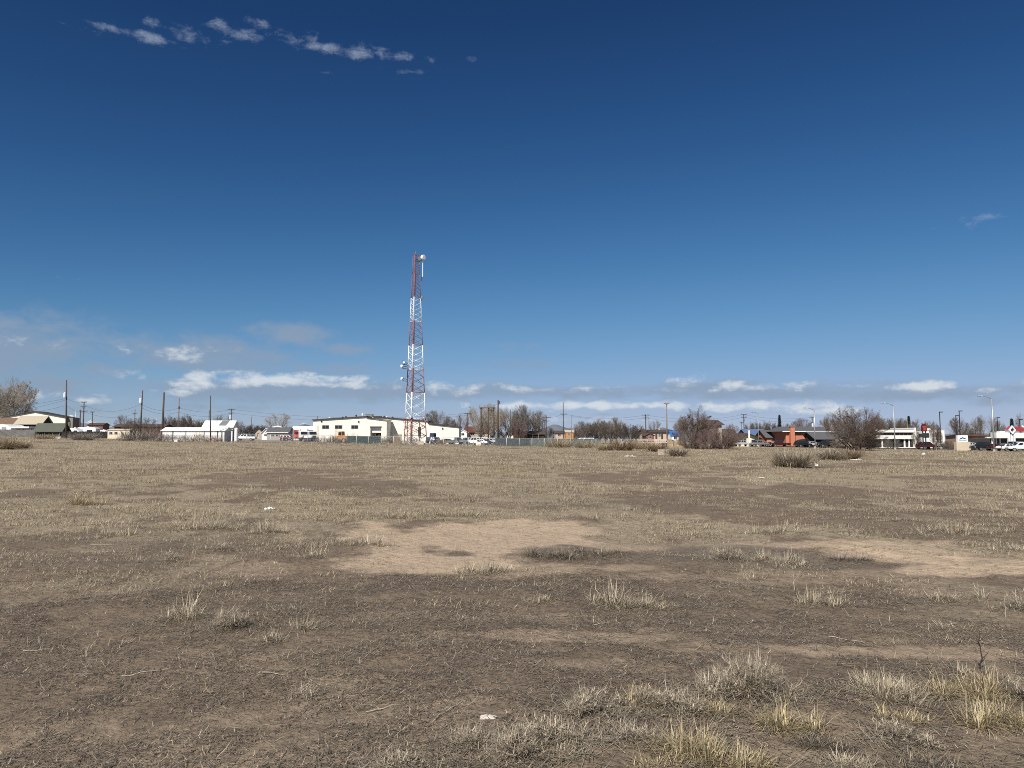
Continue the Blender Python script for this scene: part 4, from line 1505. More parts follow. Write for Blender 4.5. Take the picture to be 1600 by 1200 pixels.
KINDS = {
    'sedan': dict(L=4.7, W=1.8, body=[(-2.35, .42), (-2.33, .80), (-2.2, .95), (-1.3, .99), (.95, .97), (2.05, .82), (2.33, .66), (2.35, .42)], cb=(-1.75, 1.15, .95), ct=(-1.0, .25, 1.45), wb=1.38),
    'suv': dict(L=4.9, W=1.95, body=[(-2.42, .50), (-2.44, 1.0), (-2.3, 1.12), (.95, 1.12), (2.15, 1.02), (2.42, .85), (2.44, .50)], cb=(-2.3, 1.25, 1.10), ct=(-2.0, .45, 1.80), wb=1.42),
    'pickup': dict(L=5.7, W=2.0, body=[(-2.85, .55), (-2.85, 1.12), (1.35, 1.15), (2.55, 1.08), (2.82, .95), (2.85, .55)], cb=(-.75, 1.55, 1.12), ct=(-.6, .75, 1.88), wb=1.75),
    'van': dict(L=5.3, W=2.0, body=[(-2.62, .48), (-2.65, 1.15), (1.6, 1.18), (2.4, 1.0), (2.62, .8), (2.64, .48)], cb=(-2.62, 1.75, 1.15), ct=(-2.5, .95, 2.05), wb=1.6),
}


def vehicle(kind, col, px, d, yaw, label, cat=None, group=None, name=None):
    k = KINDS[kind]
    W, L = k['W'], k['L']
    x = X(px, d)
    z = gz(x, d) + ROADLIFT(x, d)
    nm = name or {'sedan': 'car', 'suv': 'suv', 'pickup': 'pickup_truck', 'van': 'van'}[kind]
    root = thing(nm, label, cat or nm.replace('_', ' '), (x, d, z), R(yaw), group)
    m = paint(*col)
    if kind == 'pickup':
        b = MB().prism_y([(-2.85, .55), (-2.85, .62), (2.85, .62), (2.85, .55)], -W / 2, W / 2)
        b.prism_y([(-.78, .61), (-.78, 1.12), (1.35, 1.15), (2.55, 1.08), (2.82, .95), (2.85, .61)], -W / 2, W / 2)
        b.box(-2.85, -.79, -W / 2, -W / 2 + .12, .61, 1.14).box(-2.85, -.79, W / 2 - .12, W / 2, .61, 1.14).box(-2.85, -2.75, -W / 2 + .12, W / 2 - .12, .61, 1.14)
    else:
        b = MB().prism_y(k['body'], -W / 2, W / 2)
    body = b.build('body', m, root, True, bevel=.07)
    cb, ct = k['cb'], k['ct']
    yb, yt = W / 2 - .06, W / 2 - .24
    taper(MB(), cb, ct, yb, yt).build('cabin', m, root, True, bevel=.05)
    g = glass_mat()

    def pt(u, v, s):     # u along the cabin side 0..1, v up 0..1, s = side -1/1
        xx = (cb[0] + (cb[1] - cb[0]) * u) * (1 - v) + (ct[0] + (ct[1] - ct[0]) * u) * v
        return Vector((xx, s * ((yb + .012) * (1 - v) + (yt + .012) * v), cb[2] + (ct[2] - cb[2]) * v))

    for s in (-1, 1):
        cuts = {'pickup': ((.10, .48), (.54, .90)), 'sedan': ((.14, .49), (.54, .88)), 'suv': ((.06, .33), (.37, .63), (.67, .92)), 'van': ((.05, .32), (.36, .62), (.68, .92))}[kind]
        for u0, u1 in cuts:
            vs = [pt(u0, .16, s), pt(u1, .16, s), pt(u1, .86, s), pt(u0, .86, s)]
            inn = [v - Vector((0, s * .02, 0)) for v in vs]
            MB().add(vs + inn, [(0, 1, 2, 3), (7, 6, 5, 4), (0, 4, 5, 1), (1, 5, 6, 2), (2, 6, 7, 3), (3, 7, 4, 0)]).build('window', g, root, True)
    for e in (0, 1):
        sx = 1 if e else -1
        q = []
        for v, s in ((.14, -1), (.14, 1), (.86, 1), (.86, -1)):
            yy = (yb * (1 - v) + yt * v) - .10
            q.append(Vector((cb[e] * (1 - v) + ct[e] * v + sx * .012, s * yy, cb[2] + (ct[2] - cb[2]) * v)))
        inn = [v - Vector((sx * .02, 0, 0)) for v in q]
        MB().add(q + inn, [(0, 1, 2, 3), (7, 6, 5, 4), (0, 4, 5, 1), (1, 5, 6, 2), (2, 6, 7, 3), (3, 7, 4, 0)]).build('windscreen' if e else 'rear_window', g, root, True)
    r = .37 if kind in ('suv', 'pickup', 'van') else .33
    for sx in (-1, 1):
        for s in (-1, 1):
            w = MB().disc_x((sx * k['wb'], s * (W / 2 - .10), r), r, .26, 16).build('wheel', RUBBER, root, True)
            MB().disc_x((sx * k['wb'], s * (W / 2 + .035), r), r * .62, .03, 12).build('rim', STEELRIM, w, True)
    for s in (-1, 1):
        xf = L / 2
        MB().box(xf - .1, xf + .012, s * (W / 2 - .42), s * (W / 2 - .10), .70, .84).build('headlight', mat('headlight glass', (.7, .7, .68), .15, .05), root, True)
        MB().box(-xf - .012, -xf + .08, s * (W / 2 - .28), s * (W / 2 - .08), .72, .96).build('tail_light', mat('tail light red', (.28, .015, .012), .2, .05), root, True)
    MB().box(L / 2 - .05, L / 2 + .07, -W / 2 + .1, W / 2 - .1, .44, .58).build('bumper', mat('grey bumper', (.10, .10, .105), .5), root, True, bevel=.02)
    MB().box(-L / 2 - .07, -L / 2 + .05, -W / 2 + .1, W / 2 - .1, .44, .58).build('bumper', mat('grey bumper', (.10, .10, .105), .5), root, True, bevel=.02)
    return root


_road = [Vector(p) for p in ROAD]


def ROADLIFT(x, y):
    """height of the road bed or the parking strip under a point"""
    best = 1e9
    for a, b in zip(_road[:-1], _road[1:]):
        ab = b - a
        t = max(0, min(1, (Vector((x, y)) - a).dot(ab) / ab.length_squared))
        best = min(best, (a + ab * t - Vector((x, y))).length)
    return .25 if best < 5.6 else .10 if best < 34 and x > 60 else .03 if 170 < y < 225 and x < 60 else 0


def wheels(root, spots, r, w=.3):
    for x, y in spots:
        q = MB().disc_x((x, y, r), r, w, 16).build('wheel', RUBBER, root, True)
        MB().disc_x((x, y + (w / 2 + .02) * (1 if y > 0 else -1), r), r * .55, .03, 12).build('rim', STEELRIM, q, True)


def semi_truck(px, d, yaw, col, label, box=False):
    x = X(px, d)
    root = thing('truck', label, 'truck', (x, d, gz(x, d) + ROADLIFT(x, d)), R(yaw), 'trucks parked in the yard')
    m = paint(*col)
    MB().box(-3.4, 3.0, -.5, .5, .75, 1.05).build('chassis', BLACKM, root, True)
    MB().prism_y([(.5, 1.06), (2.0, 1.06), (2.0, 1.9), (1.7, 2.95), (.5, 3.05)], -1.15, 1.15).build('cab', m, root, True, bevel=.08)
    MB().prism_y([(2.01, 1.06), (3.3, 1.06), (3.35, 1.75), (2.01, 1.95)], -1.0, 1.0).build('hood', m, root, True, bevel=.08)
    MB().prism_y([(2.02, 1.98), (1.76, 2.82), (1.74, 2.80), (2.0, 1.96)], -1.0, 1.0).build('windscreen', glass_mat(), root, True)
    for s in (-1, 1):
        MB().box(.85, 1.7, s * 1.152, s * 1.17, 1.95, 2.7).build('window', glass_mat(), root, True)
        MB().tube([(.35, s * .95, 1.1), (.35, s * .95, 3.5)], .09, 8).build('exhaust_pipe', GALV, root, True)
        MB().box(3.3, 3.38, s * .55, s * .95, 1.25, 1.5).build('headlight', mat('headlight glass', (.7, .7, .68), .15, .05), root, True)
    MB().box(3.352, 3.42, -.5, .5, 1.1, 1.7).build('grille', BLACKM, root, True)
    if box:
        MB().box(-3.5, .35, -1.2, 1.2, 1.06, 3.4).build('cargo_box', WPAINT, root, True, bevel=.05)
    else:
        MB().box(-3.5, .3, -1.15, 1.15, 1.06, 1.2).box(-3.5, -3.4, -1.15, 1.15, 1.2, 1.7).build('flat_bed', m, root, True)
    wheels(root, [(a, s * 1.0) for a in (-2.7, -1.6, 2.5) for s in (-1, 1)], .5, .35)
    return root


def camper(px0, px1, d, label, height=2.9, sloped=False):
    x0, x1 = X(px0, d), X(px1, d)
    L = (x1 - x0)
    z = gz((x0 + x1) / 2, d)
    root = thing('camper_trailer', label, 'camper trailer', ((x0 + x1) / 2, d, z), 0, 'campers parked behind the black fence')
    h = L / 2
    poly = [(-h, .6), (h, .6), (h, height - .5), (h - .4, height - .08), (h - .9, height), (-h + .6, height), (-h, height - .4)]
    if sloped:
        poly = [(-h, .6), (h, .6), (h, .9 + (height - 1) * .45), (h * .2, height), (-h + .3, height), (-h, height - .3)]
    MB().prism_y(poly, -1.15, 1.15).build('body', WPAINT, root, True, bevel=.06)
    MB().box(h * .1, h * .62, -1.175, -1.152, height * .52, height * .74).build('window', glass_mat(), root, True)
    MB().box(-h * .55, -h * .3, -1.172, -1.152, .75, height * .82).build('door', mat('grey camper door', (.5, .5, .5), .5), root, True)
    MB().box(-h * .1, h * .15, -.4, .4, height + .003, height + .28).build('air_conditioner', mat('pale cover', (.55, .55, .53), .6), root, True, bevel=.04)
    MB().tube([(-h, 0, .55), (-h - 1.1, 0, .55)], .06, 6).build('hitch', BLACKM, root, True)
    wheels(root, [(.3, 1.0), (.3, -1.0), (-.5, 1.0), (-.5, -1.0)], .36, .24)
    return root


def loader(px, d, yaw, col, label):
    x = X(px, d)
    root = thing('loader', label, 'loader', (x, d, gz(x, d)), R(yaw))
    m = paint(*col)
    MB().box(-1.9, 1.2, -.75, .75, .8, 1.6).prism_y([(-1.9, 1.61), (-.5, 1.61), (-.5, 1.9), (-1.8, 1.8)], -.6, .6).build('body', m, root, True, bevel=.06)
    taper(MB(), (-.5, .7, 1.61), (-.4, .6, 2.9), .7, .65).build('cab', m, root, True, bevel=.04)
    for s in (-1, 1):
        MB().box(-.3, .5, s * .69, s * .72, 1.9, 2.7).build('window', glass_mat(), root, True)
        MB().tube([(.6, s * .6, 1.7), (1.8, s * .6, 1.5), (2.6, s * .6, .7)], .12, 6).build('arm', m, root, True)
    MB().prism_y([(2.5, .25), (3.2, .2), (3.1, .35), (2.7, .45), (2.65, 1.1), (2.5, 1.1)], -1.0, 1.0).build('bucket', mat('worn steel', (.16, .14, .12), .5, .3), root, True)
    wheels(root, [(-1.2, .8), (-1.2, -.8), (.9, .8), (.9, -.8)], .62, .42)
    return root


WH, SILVER, GREY, BLACK, DKBLUE, RED, DKRED, BLUEGREY, TAN_ = ('white', (.80, .80, .79)), ('silver', (.45, .46, .47)), ('grey', (.20, .205, .21)), ('black', (.018, .018, .02)), ('dark blue', (.03, .045, .09)), ('red', (.50, .03, .025)), ('dark red', (.055, .014, .013)), ('blue grey', (.16, .22, .27)), ('tan', (.40, .34, .25))

vehicle('pickup', WH, 384, 205, 180, 'white pickup truck parked beside the white storage tank')
semi_truck(456, 215, 20, RED, 'red truck with flat bed parked left of the white trucks')
semi_truck(474.5, 212, -70, WH, 'white truck seen nose on beside the red truck, cargo box behind', True)
semi_truck(486, 206, -60, WH, 'white truck without cargo box at the corner of the workshop')
vehicle('suv', WH, 449, 232, 10, 'white suv half hidden behind the red truck')
camper(122, 153, 214, 'white camper trailer with large dark window behind the black fence', 3.0)
camper(107, 128, 209, 'small white camper trailer with sloping nose beside the leaning transformer pole', 2.7, True)
camper(155, 170, 222, 'plain white camper trailer furthest from the leaning transformer pole', 2.3)
vehicle('suv', BLUEGREY, 681, 186, 82, 'blue grey suv seen from behind at the right foot of the lattice tower')
loader(676, 194, 60, ('navy', (.03, .05, .09)), 'dark blue loader with raised cab behind the blue grey suv')
loader(534, 184, 160, ('orange', (.46, .20, .05)), 'orange loader among the brush heaps in front of the workshop')
yard = [('sedan', GREY, 700, 190, 25, 'grey car in the yard row, next to the loader'), ('pickup', GREY, 714, 196, 15, 'dark grey pickup truck in the yard row behind the chain link fence'),
        ('suv', SILVER, 728, 200, 200, 'silver suv below the dark red roofed house'), ('pickup', WH, 741, 198, 190, 'white pickup truck at the foot of the timber frame poles'),
        ('sedan', WH, 750, 186, 160, 'white low car in front of the white pickup truck'), ('van', WH, 755, 206, 10, 'white van under the timber frame poles'),
        ('suv', WH, 768, 196, 30, 'white suv beside the tall dark pole'), ('sedan', BLACK, 760, 186, 5, 'black car beside the white low car near the fence')]
for k_, c_, p_, d_, y_, l_ in yard:
    vehicle(k_, c_, p_, d_, y_, l_, group='vehicles parked in the fenced yard')
vehicle('sedan', SILVER, 847, 182, 20, 'silver car behind the green fence screen near the middle')
vehicle('sedan', WH, 860, 214, 8, 'white car below the double crossarm pole')
vehicle('sedan', WH, 878, 226, -12, 'small white car beside the cross shaped pole')
vehicle('van', WH, 911, 178, 186, 'white van parked alone behind the fence in front of the tree row')
vehicle('sedan', WH, 833, 240, 0, 'white car in front of the dark carport')
vehicle('sedan', SILVER, 979, 226, 5, 'silver car in front of the tree row left of the dark red shed')
vehicle('pickup', DKBLUE, 1046, 216, 10, 'dark blue pickup truck in front of the blue roofed kiosk')
vehicle('pickup', SILVER, 1160, 222, 200, 'silver pickup truck in front of the cream gabled house')
vehicle('pickup', GREY, 1186, 218, 195, 'grey pickup truck between the cream gabled house and the annex')
vehicle('sedan', TAN_, 1200, 222, -75, 'tan car seen end on below the grey shingled lower house')
vehicle('pickup', DKRED, 1218, 214, 185, 'dark red pickup truck with white cab light left of the brick chimney')
vehicle('suv', BLACK, 1254, 208, 15, 'black suv in front of the brick archway')
vehicle('sedan', SILVER, 1266, 209, 190, 'silver car next to the black suv at the brick archway')
vehicle('suv', BLACK, 1290, 204, 185, 'black suv in front of the low grey annex')
vehicle('suv', DKRED, 1447, 176, 15, 'dark red suv driving past the white office block')
vehicle('pickup', BLACK, 1537, 158, 190, 'black pickup truck right of the mountain sign')
vehicle('sedan', WH, 1517, 172, 10, 'white car half hidden behind the mountain sign')
vehicle('sedan', DKRED, 1558, 157, 15, 'dark red car between the black pickup and the white cars')
vehicle('sedan', WH, 1574, 153, 12, 'white car below the diamond window frame of the store')
vehicle('suv', WH, 1594, 147, 165, 'white suv at the right edge in front of the store')
vehicle('suv', GREY, 1592, 168, 5, 'grey suv parked against the store front')


# ------------------------------------------------------------------ poles, lamps and wires
def pole(px, top, d, label, base_r=.17, lean=0.0, wood=None, arms=(), transformer=None, box=None, extra=(), name='utility_pole'):
    x = X(px, d)
    zb = gz(x, d) - .2
    zt = Z(top, d)
    root = thing(name, label, 'utility pole', (x, d, zb), 0, 'utility poles along the lots')
    wood = wood or WOOD
    xt = x + lean
    def on(z):
        return x + lean * (z - zb) / (zt - zb)
    MB().tube([(x, d, zb), (on((zb + zt) / 2), d, (zb + zt) / 2), (xt, d, zt)], [base_r, base_r * .85, base_r * .62], 9).build('shaft', wood, root, smooth_shade=True)
    for py, half, ang in arms:
        z = Z(py, d)
        c, s = math.cos(R(ang)), math.sin(R(ang))
        a = MB()
        q = Vector((on(z), d - base_r - .05, z))
        e0, e1 = q - Vector((c, s, 0)) * half, q + Vector((c, s, 0)) * half
        a.tube([e0, e1], .075, 4)
        a.tube([q - Vector((c, s, 0)) * half * .5 + Vector((0, 0, 0)), Vector((on(z - .7), d - base_r, z - .7))], .025, 4).tube([q + Vector((c, s, 0)) * half * .5, Vector((on(z - .7), d - base_r, z - .7))], .025, 4)
        arm = a.build('crossarm', wood, root)
        ins = MB()
        for t in (-.95, -.55, .55, .95):
            p = q + Vector((c, s, 0)) * half * t
            ins.tube([p, p + Vector((0, 0, .28))], [.05, .07], 6)
        ins.build('insulator', mat('grey insulator', (.25, .25, .26), .4), arm)
    if transformer:
        z = Z(transformer, d)
        MB().tube([(on(z) - .1, d - .48, z - .55), (on(z) - .1, d - .48, z + .5), (on(z) - .1, d - .48, z + .62)], [.30, .30, .18], 12).build('transformer', mat('pale transformer paint', (.66, .67, .68), .5, .08), root)
        MB().box(on(z) - .18, on(z) + .18, d - .25, d - .08, z - .3, z + .3).build('bracket', GALV, root)
    if box:
        z = Z(box, d)
        MB().box(on(z) + .02, on(z) + .42, d - .4, d - .1, z - .35, z + .35).build('switch_box', DARKTRIM, root)
    return root


pole(103.6, 594, 176, 'tall leaning dark utility pole with white transformer in front of the cream warehouse', .21, lean=-.55, transformer=617.5, arms=())
pole(129.2, 627.5, 230, 'utility pole with two short crossarms behind the leaning transformer pole', .2, arms=((628.5, .9, 0), (635.5, .8, 10), (642.5, 1.3, 0)))
pole(124, 640, 236, 'short thick dark pole left of the two crossarm pole beyond the campers', .22)
pole(116.5, 640, 250, 'thin grey pole furthest left of the short poles beyond the campers', .13, wood=GALV)
pole(143.2, 643, 236, 'short pole with a small crossarm above the dark red shed', .16, arms=((643.8, .6, 20),))
pole(209.5, 639, 255, 'slim pole with small bracket left of the brown bushes', .14, arms=((646, .7, 0),))
pole(218.6, 610, 176, 'dark utility pole with white transformer standing in the brown bushes', .2, lean=.25, transformer=626)
pole(253, 613, 166, 'plain thick black pole at the left end of the white storage building', .26, lean=.15)
pole(244.2, 648, 262, 'very thin pole left of the plain black pole', .08, wood=GALV)
pole(278, 622.5, 215, 'pale weathered utility pole with switch box behind the white storage building', .2, wood=PALEWOOD, box=637)
pole(329.2, 618, 160, 'slim dark pole in front of the white storage building', .15, lean=-.32)
pole(325.8, 641, 245, 'short pole behind the slim dark pole at the white barn', .16)
pole(360.5, 638.5, 232, 'utility pole with two crossarms above the right end of the white barn', .17, arms=((640, 1.1, 0), (645.5, .8, 0)), transformer=652)
pole(392.3, 651, 250, 'thin pole in the gap right of the white barn', .1)
pole(730.5, 645, 222, 'utility pole with crossarm above the dark red roofed house', .17, arms=((646, 1.2, 0),))
pole(780.3, 645, 206, 'pale pole right behind the tall dark pole', .18, wood=PALEWOOD)
pole(778.2, 625, 176, 'tall dark pole at the left end of the green fence screen', .24, box=629)
pole(797.3, 640, 216, 'slim dark pole in front of the white gabled house with steep red roof', .15)
pole(853.5, 649, 250, 'utility pole with double crossarms left of the cross shaped pole', .2, arms=((652.5, 1.5, 0), (657.8, 1.3, 0)))
pole(851, 656, 262, 'shorter pole with one crossarm just behind the double crossarm pole', .15, arms=((657, .9, 0),))
pole(880.3, 628, 220, 'tall slim cross shaped utility pole with a single low crossarm', .16, arms=((647, .95, 0),))
pole(893.3, 648, 225, 'thin pale pole right of the cross shaped pole', .1, wood=PALEWOOD)
pole(1009.2, 647.5, 230, 'dark utility pole with two crossarms above the dark red shed', .22, arms=((648.6, 1.0, 0), (653, 1.0, 0)))
pole(1014.3, 653, 262, 'slim pole just right of the dark crossarm pole', .12)
pole(1042.3, 630, 182, 'pale tan utility pole with small crossarm in front of the motel', .17, wood=PALEWOOD, arms=((630.8, .65, 0),))
pole(1162.8, 647, 262, 'utility pole with stacked crossarms above the blue roof', .2, arms=((647.8, 1.1, 0), (652, 1.0, 0), (656.5, .5, 30)))
pole(1159.3, 659, 280, 'small pole with crossarm left of the stacked crossarm pole', .14, arms=((660, .8, 0),))
pole(1269.8, 651, 245, 'dark utility pole with two white transformers above the brick restaurant', .2, arms=((652, .9, 0),), transformer=664.5)
pole(1418.5, 656, 232, 'pale pole beside the dark conifer above the office block', .12, wood=PALEWOOD)

# timber H frame
d = 200
x0, x1, x2 = X(751.5, d), X(763, d), X(771.5, d)
zb = gz(x1, d) - .2
r = thing('timber_gantry', 'timber gantry of three poles joined by a long top beam', 'gantry', (x1, d, zb))
for xx, py in ((x0, 637), (x1, 637), (x2, 635.5)):
    MB().tube([(xx, d, zb), (xx, d, Z(py, d))], [.2, .16], 8).build('post', WOOD, r, smooth_shade=True)
MB().tube([(x0 - .4, d - .2, Z(637.3, d)), (x2 + .4, d - .2, Z(637.3, d))], .12, 6).build('top_beam', WOOD, r)
MB().tube([(x1 - .2, d - .2, Z(641, d)), (x2 + .2, d - .2, Z(641, d))], .08, 6).build('lower_beam', WOOD, r)


def street_lamp(px, top, arm_px, d, label, rr=.11):
    x = X(px, d)
    zb = gz(x, d)
    zt = Z(top, d)
    root = thing('street_lamp', label, 'street lamp', (x, d, zb), 0, 'street lamps along the road')
    MB().tube([(x, d, zb - .1), (x, d, zb + .5)], [.3, .22], 8).build('base', mat('concrete', (0.36, 0.34, 0.31), .9, .2), root)
    dx = X(arm_px, d) - x
    MB().tube([(x, d, zb + .45), (x, d, zt)], [rr * 1.3, rr], 8).build('post', GALV, root, smooth_shade=True)
    h = abs(dx) * .24
    MB().tube([(x, d, zt - .1), (x + dx * .3, d, zt + h * .5), (x + dx * .6, d, zt + h * .85), (x + dx * .85, d, zt + h)], rr * .62, 6).build('arm', GALV, root, smooth_shade=True)
    MB().tube([(x + dx * .80, d, zt + h * .98), (x + dx * .92, d, zt + h * .98), (x + dx * 1.06, d, zt + h * .93)], [.1, .2, .1], 8).build('lamp_head', mat('lamp head grey', (.30, .30, .31), .5), root)
    return root


street_lamp(1185, 646, 1175.5, 225, 'small curved arm street lamp in front of the blue roof')
street_lamp(1273.3, 640.5, 1258, 192, 'curved arm street lamp in front of the grey annex beside the brick restaurant')
street_lamp(1397.8, 633.5, 1379.5, 172, 'curved arm street lamp in front of the white office block')
street_lamp(1552.3, 623, 1532, 146, 'tallest curved arm street lamp, between the mountain sign and the store')


def lot_light(px, top, d, label, side=1):
    x = X(px, d)
    zb, zt = gz(x, d) + .05, Z(top, d)
    root = thing('parking_light', label, 'parking light', (x, d, zb), 0, 'square head parking lot lights')
    MB().tube([(x, d, zb), (x, d, zt)], [.13, .1], 8).build('post', BLACKM, root)
    MB().tube([(x, d, zb - .1), (x, d, zb + .6)], .3, 8).build('base', mat('concrete', (0.36, 0.34, 0.31), .9, .2), root)
    MB().box(x - .05, x + side * .75, d - .2, d + .2, zt + .003, zt + .2).build('lamp_head', BLACKM, root)


lot_light(1469.7, 644.5, 180, 'square head parking light in front of the painted tree shadow on the white stucco building')
lot_light(1494.8, 650, 205, 'shorter of the two parking lights above the mountain sign')
lot_light(1500.4, 642.8, 188, 'taller of the two parking lights above the mountain sign')
lot_light(1559.4, 653.2, 202, 'parking light between the tall street lamp and the store roof')
lot_light(1594.5, 656, 196, 'parking light rising behind the red store roof')
# white post in front of the cream house
d = 219
x = X(1170.4, d)
r = thing('marker_post', 'square white post standing in front of the cream gabled house', 'post', (x, d, gz(x, d)))
MB().box(x - .22, x + .22, d - .22, d + .22, gz(x, d) - .1, Z(672.5, d)).build('shaft', WPAINT, r)
MB().box(x - .3, x + .3, d - .3, d + .3, Z(672.5, d) + .003, Z(671.8, d)).build('cap', WPAINT, r)
MB().tube([(x, d, Z(671.8, d)), (x, d, Z(664, d))], .05, 6).build('rod', GALV, r)

# signs
d = 168
x = X(1444.2, d)
zb = gz(x, d)
r = thing('pole_sign', 'arched dark red sign over a dark board on two poles', 'sign', (x, d, zb))
hw = X(1448, d) - x
zt, z1, z2 = Z(662, d), Z(664.8, d), Z(674, d)
poly = [(x - hw, z2), (x + hw, z2), (x + hw * .95, z1)] + [(x + hw * .75 * math.cos(math.pi * k / 8), z1 + (zt - z1) * math.sin(math.pi * k / 8)) for k in range(9)] + [(x - hw * .95, z1)]
MB().prism_y(poly, d - .3, d + .3).build('panel', mat('dark red sign face', (.13, .013, .015), .45), r)
tr = MB()
for k, (a, b) in enumerate(((.5, 1.5), (.32, .9), (.32, .5))):
    tr.box(x - a, x + a, d - .33, d - .303, Z(667 + k * 2.2, d) - .14, Z(667 + k * 2.2, d) + .14)
tr.build('lettering', mat('faded sign lettering', (.30, .07, .06), .6), r)
MB().box(x - 1.1, x + 1.0, d - .25, d + .25, Z(683.5, d), Z(677.5, d)).build('lower_board', mat('dark message board', (.03, .04, .04), .4), r)
for s in (-1, 1):
    MB().tube([(x + s * hw * .55, d, zb), (x + s * hw * .55, d, z2 + .2)], .13, 8).build('post', BLACKM, r)

d = 160
x0, x1 = X(1494.8, d), X(1510.8, d)
z0, z1 = Z(690.3, d), Z(680.2, d)
xm = (x0 + x1) / 2
r = thing('monument_sign', 'white monument sign with blue mountain emblem on a tan block base', 'sign', (xm, d, gz(xm, d)))
MB().box(x0, x1, d - .35, d + .35, z0, z1).build('panel', WPAINT, r, bevel=.02)
MB().box(x0 - .4, x1 + .4, d - .5, d + .5, gz(xm, d) - .3, z0 - .003).build('base', mat('tan block', (.56, .47, .35), .85, .12), r)
w = x1 - x0
lg = MB()
zz = z0 + (z1 - z0) * .36
# a peak with a snow notch and a long right shoulder
pts = [(-.38, 0), (-.20, .30), (-.13, .24), (-.02, .40), (.12, .20), (.20, .24), (.40, 0), (.22, .10), (.10, .04), (-.02, .20), (-.12, .06)]
lg.add([(xm + a * w, d - .375, zz + b * (z1 - z0)) for a, b in pts] + [(xm + a * w, d - .353, zz + b * (z1 - z0)) for a, b in pts],
       [tuple(range(11)), tuple(range(21, 10, -1))] + [(i, (i + 1) % 11, (i + 1) % 11 + 11, i + 11) for i in range(11)])
lg.build('emblem', mat('emblem blue', (.03, .09, .17), .5), r)
tx = MB()
for i in range(9):
    a = xm - .36 * w + i * .08 * w
    tx.box(a, a + .055 * w, d - .372, d - .353, z0 + (z1 - z0) * .17, z0 + (z1 - z0) * (.27 if i % 3 else .29))
tx.build('lettering', mat('sign lettering teal', (.10, .22, .26), .5), r)


# wires
def wire(a, b, sag, label, rad=.022):
    (x0, y0, z0), (x1, y1, z1) = a, b
    n = 18
    pts = []
    for i in range(n + 1):
        t = i / n
        pts.append((x0 + (x1 - x0) * t, y0 + (y1 - y0) * t, z0 + (z1 - z0) * t - sag * 4 * t * (1 - t)))
    o = MB().tube(pts, rad, 5).build('power_line', BLACKM)
    tag(o, label, 'wire', 'overhead wires between the poles')


def P3(px, py, d):
    return (X(px, d), d, Z(py, d))


for a, b, sag, lab in (
        (P3(101.5, 622.5, 176), P3(-60, 634, 200), 1.0, 'uppermost wire running left from the leaning transformer pole'),
        (P3(101.5, 624.5, 176), P3(-60, 645, 200), 1.2, 'middle wire running left from the leaning transformer pole'),
        (P3(101.8, 633.5, 176), P3(-60, 647, 205), 1.3, 'lowest wire running left from the leaning transformer pole'),
        (P3(102, 622.5, 176), P3(129.2, 628.8, 230), .5, 'upper wire from the leaning transformer pole back to the two crossarm pole'),
        (P3(102.2, 634, 176), P3(129.2, 643, 230), .6, 'lower wire from the leaning transformer pole back to the two crossarm pole'),
        (P3(129.2, 632.5, 230), P3(219.5, 631.5, 176), 1.9, 'upper wire from the two crossarm pole to the transformer pole in the bushes'),
        (P3(129.2, 643, 230), P3(209.5, 646.5, 255), 1.6, 'wire from the two crossarm pole to the slim pole by the bushes'),
        (P3(220, 632, 176), P3(278, 637, 215), 1.2, 'upper wire from the transformer pole in the bushes to the pale weathered pole'),
        (P3(220, 637.5, 176), P3(278, 643.5, 215), 1.0, 'lower wire from the transformer pole in the bushes to the pale weathered pole'),
        (P3(278, 637, 215), P3(360.5, 639.5, 232), 1.1, 'upper wire from the pale weathered pole to the crossarm pole above the barn'),
        (P3(278, 644, 215), P3(360.5, 645, 232), 1.2, 'lower wire from the pale weathered pole to the crossarm pole above the barn'),
        (P3(360.5, 639.5, 232), P3(730.5, 645.6, 222), 2.0, 'upper long wire passing over the workshop'),
        (P3(360.5, 645, 232), P3(730.5, 649, 222), 2.2, 'lower long wire passing over the workshop'),
        (P3(853.5, 652, 250), P3(880.3, 646.8, 220), .4, 'wire from the double crossarm pole to the cross shaped pole'),
        (P3(880.3, 646.8, 220), P3(1009.2, 648.3, 230), 1.2, 'upper wire from the cross shaped pole across the tree row'),
        (P3(893, 650, 225), P3(1009.2, 652.8, 230), 1.0, 'lower wire from the thin pale pole across the tree row'),
        (P3(1009.2, 648.3, 230), P3(1162.8, 647.6, 262), 1.6, 'upper wire from the dark crossarm pole to the stacked crossarm pole'),
        (P3(1009.2, 652.8, 230), P3(1162.8, 651.8, 262), 1.7, 'lower wire from the dark crossarm pole to the stacked crossarm pole'),
        (P3(1162.8, 647.6, 262), P3(1269.8, 652, 245), 1.0, 'upper wire from the stacked crossarm pole to the twin transformer pole'),
        (P3(1162.8, 651.8, 262), P3(1269.8, 656, 245), 1.1, 'lower wire from the stacked crossarm pole to the twin transformer pole')):
    wire(a, b, sag, lab)


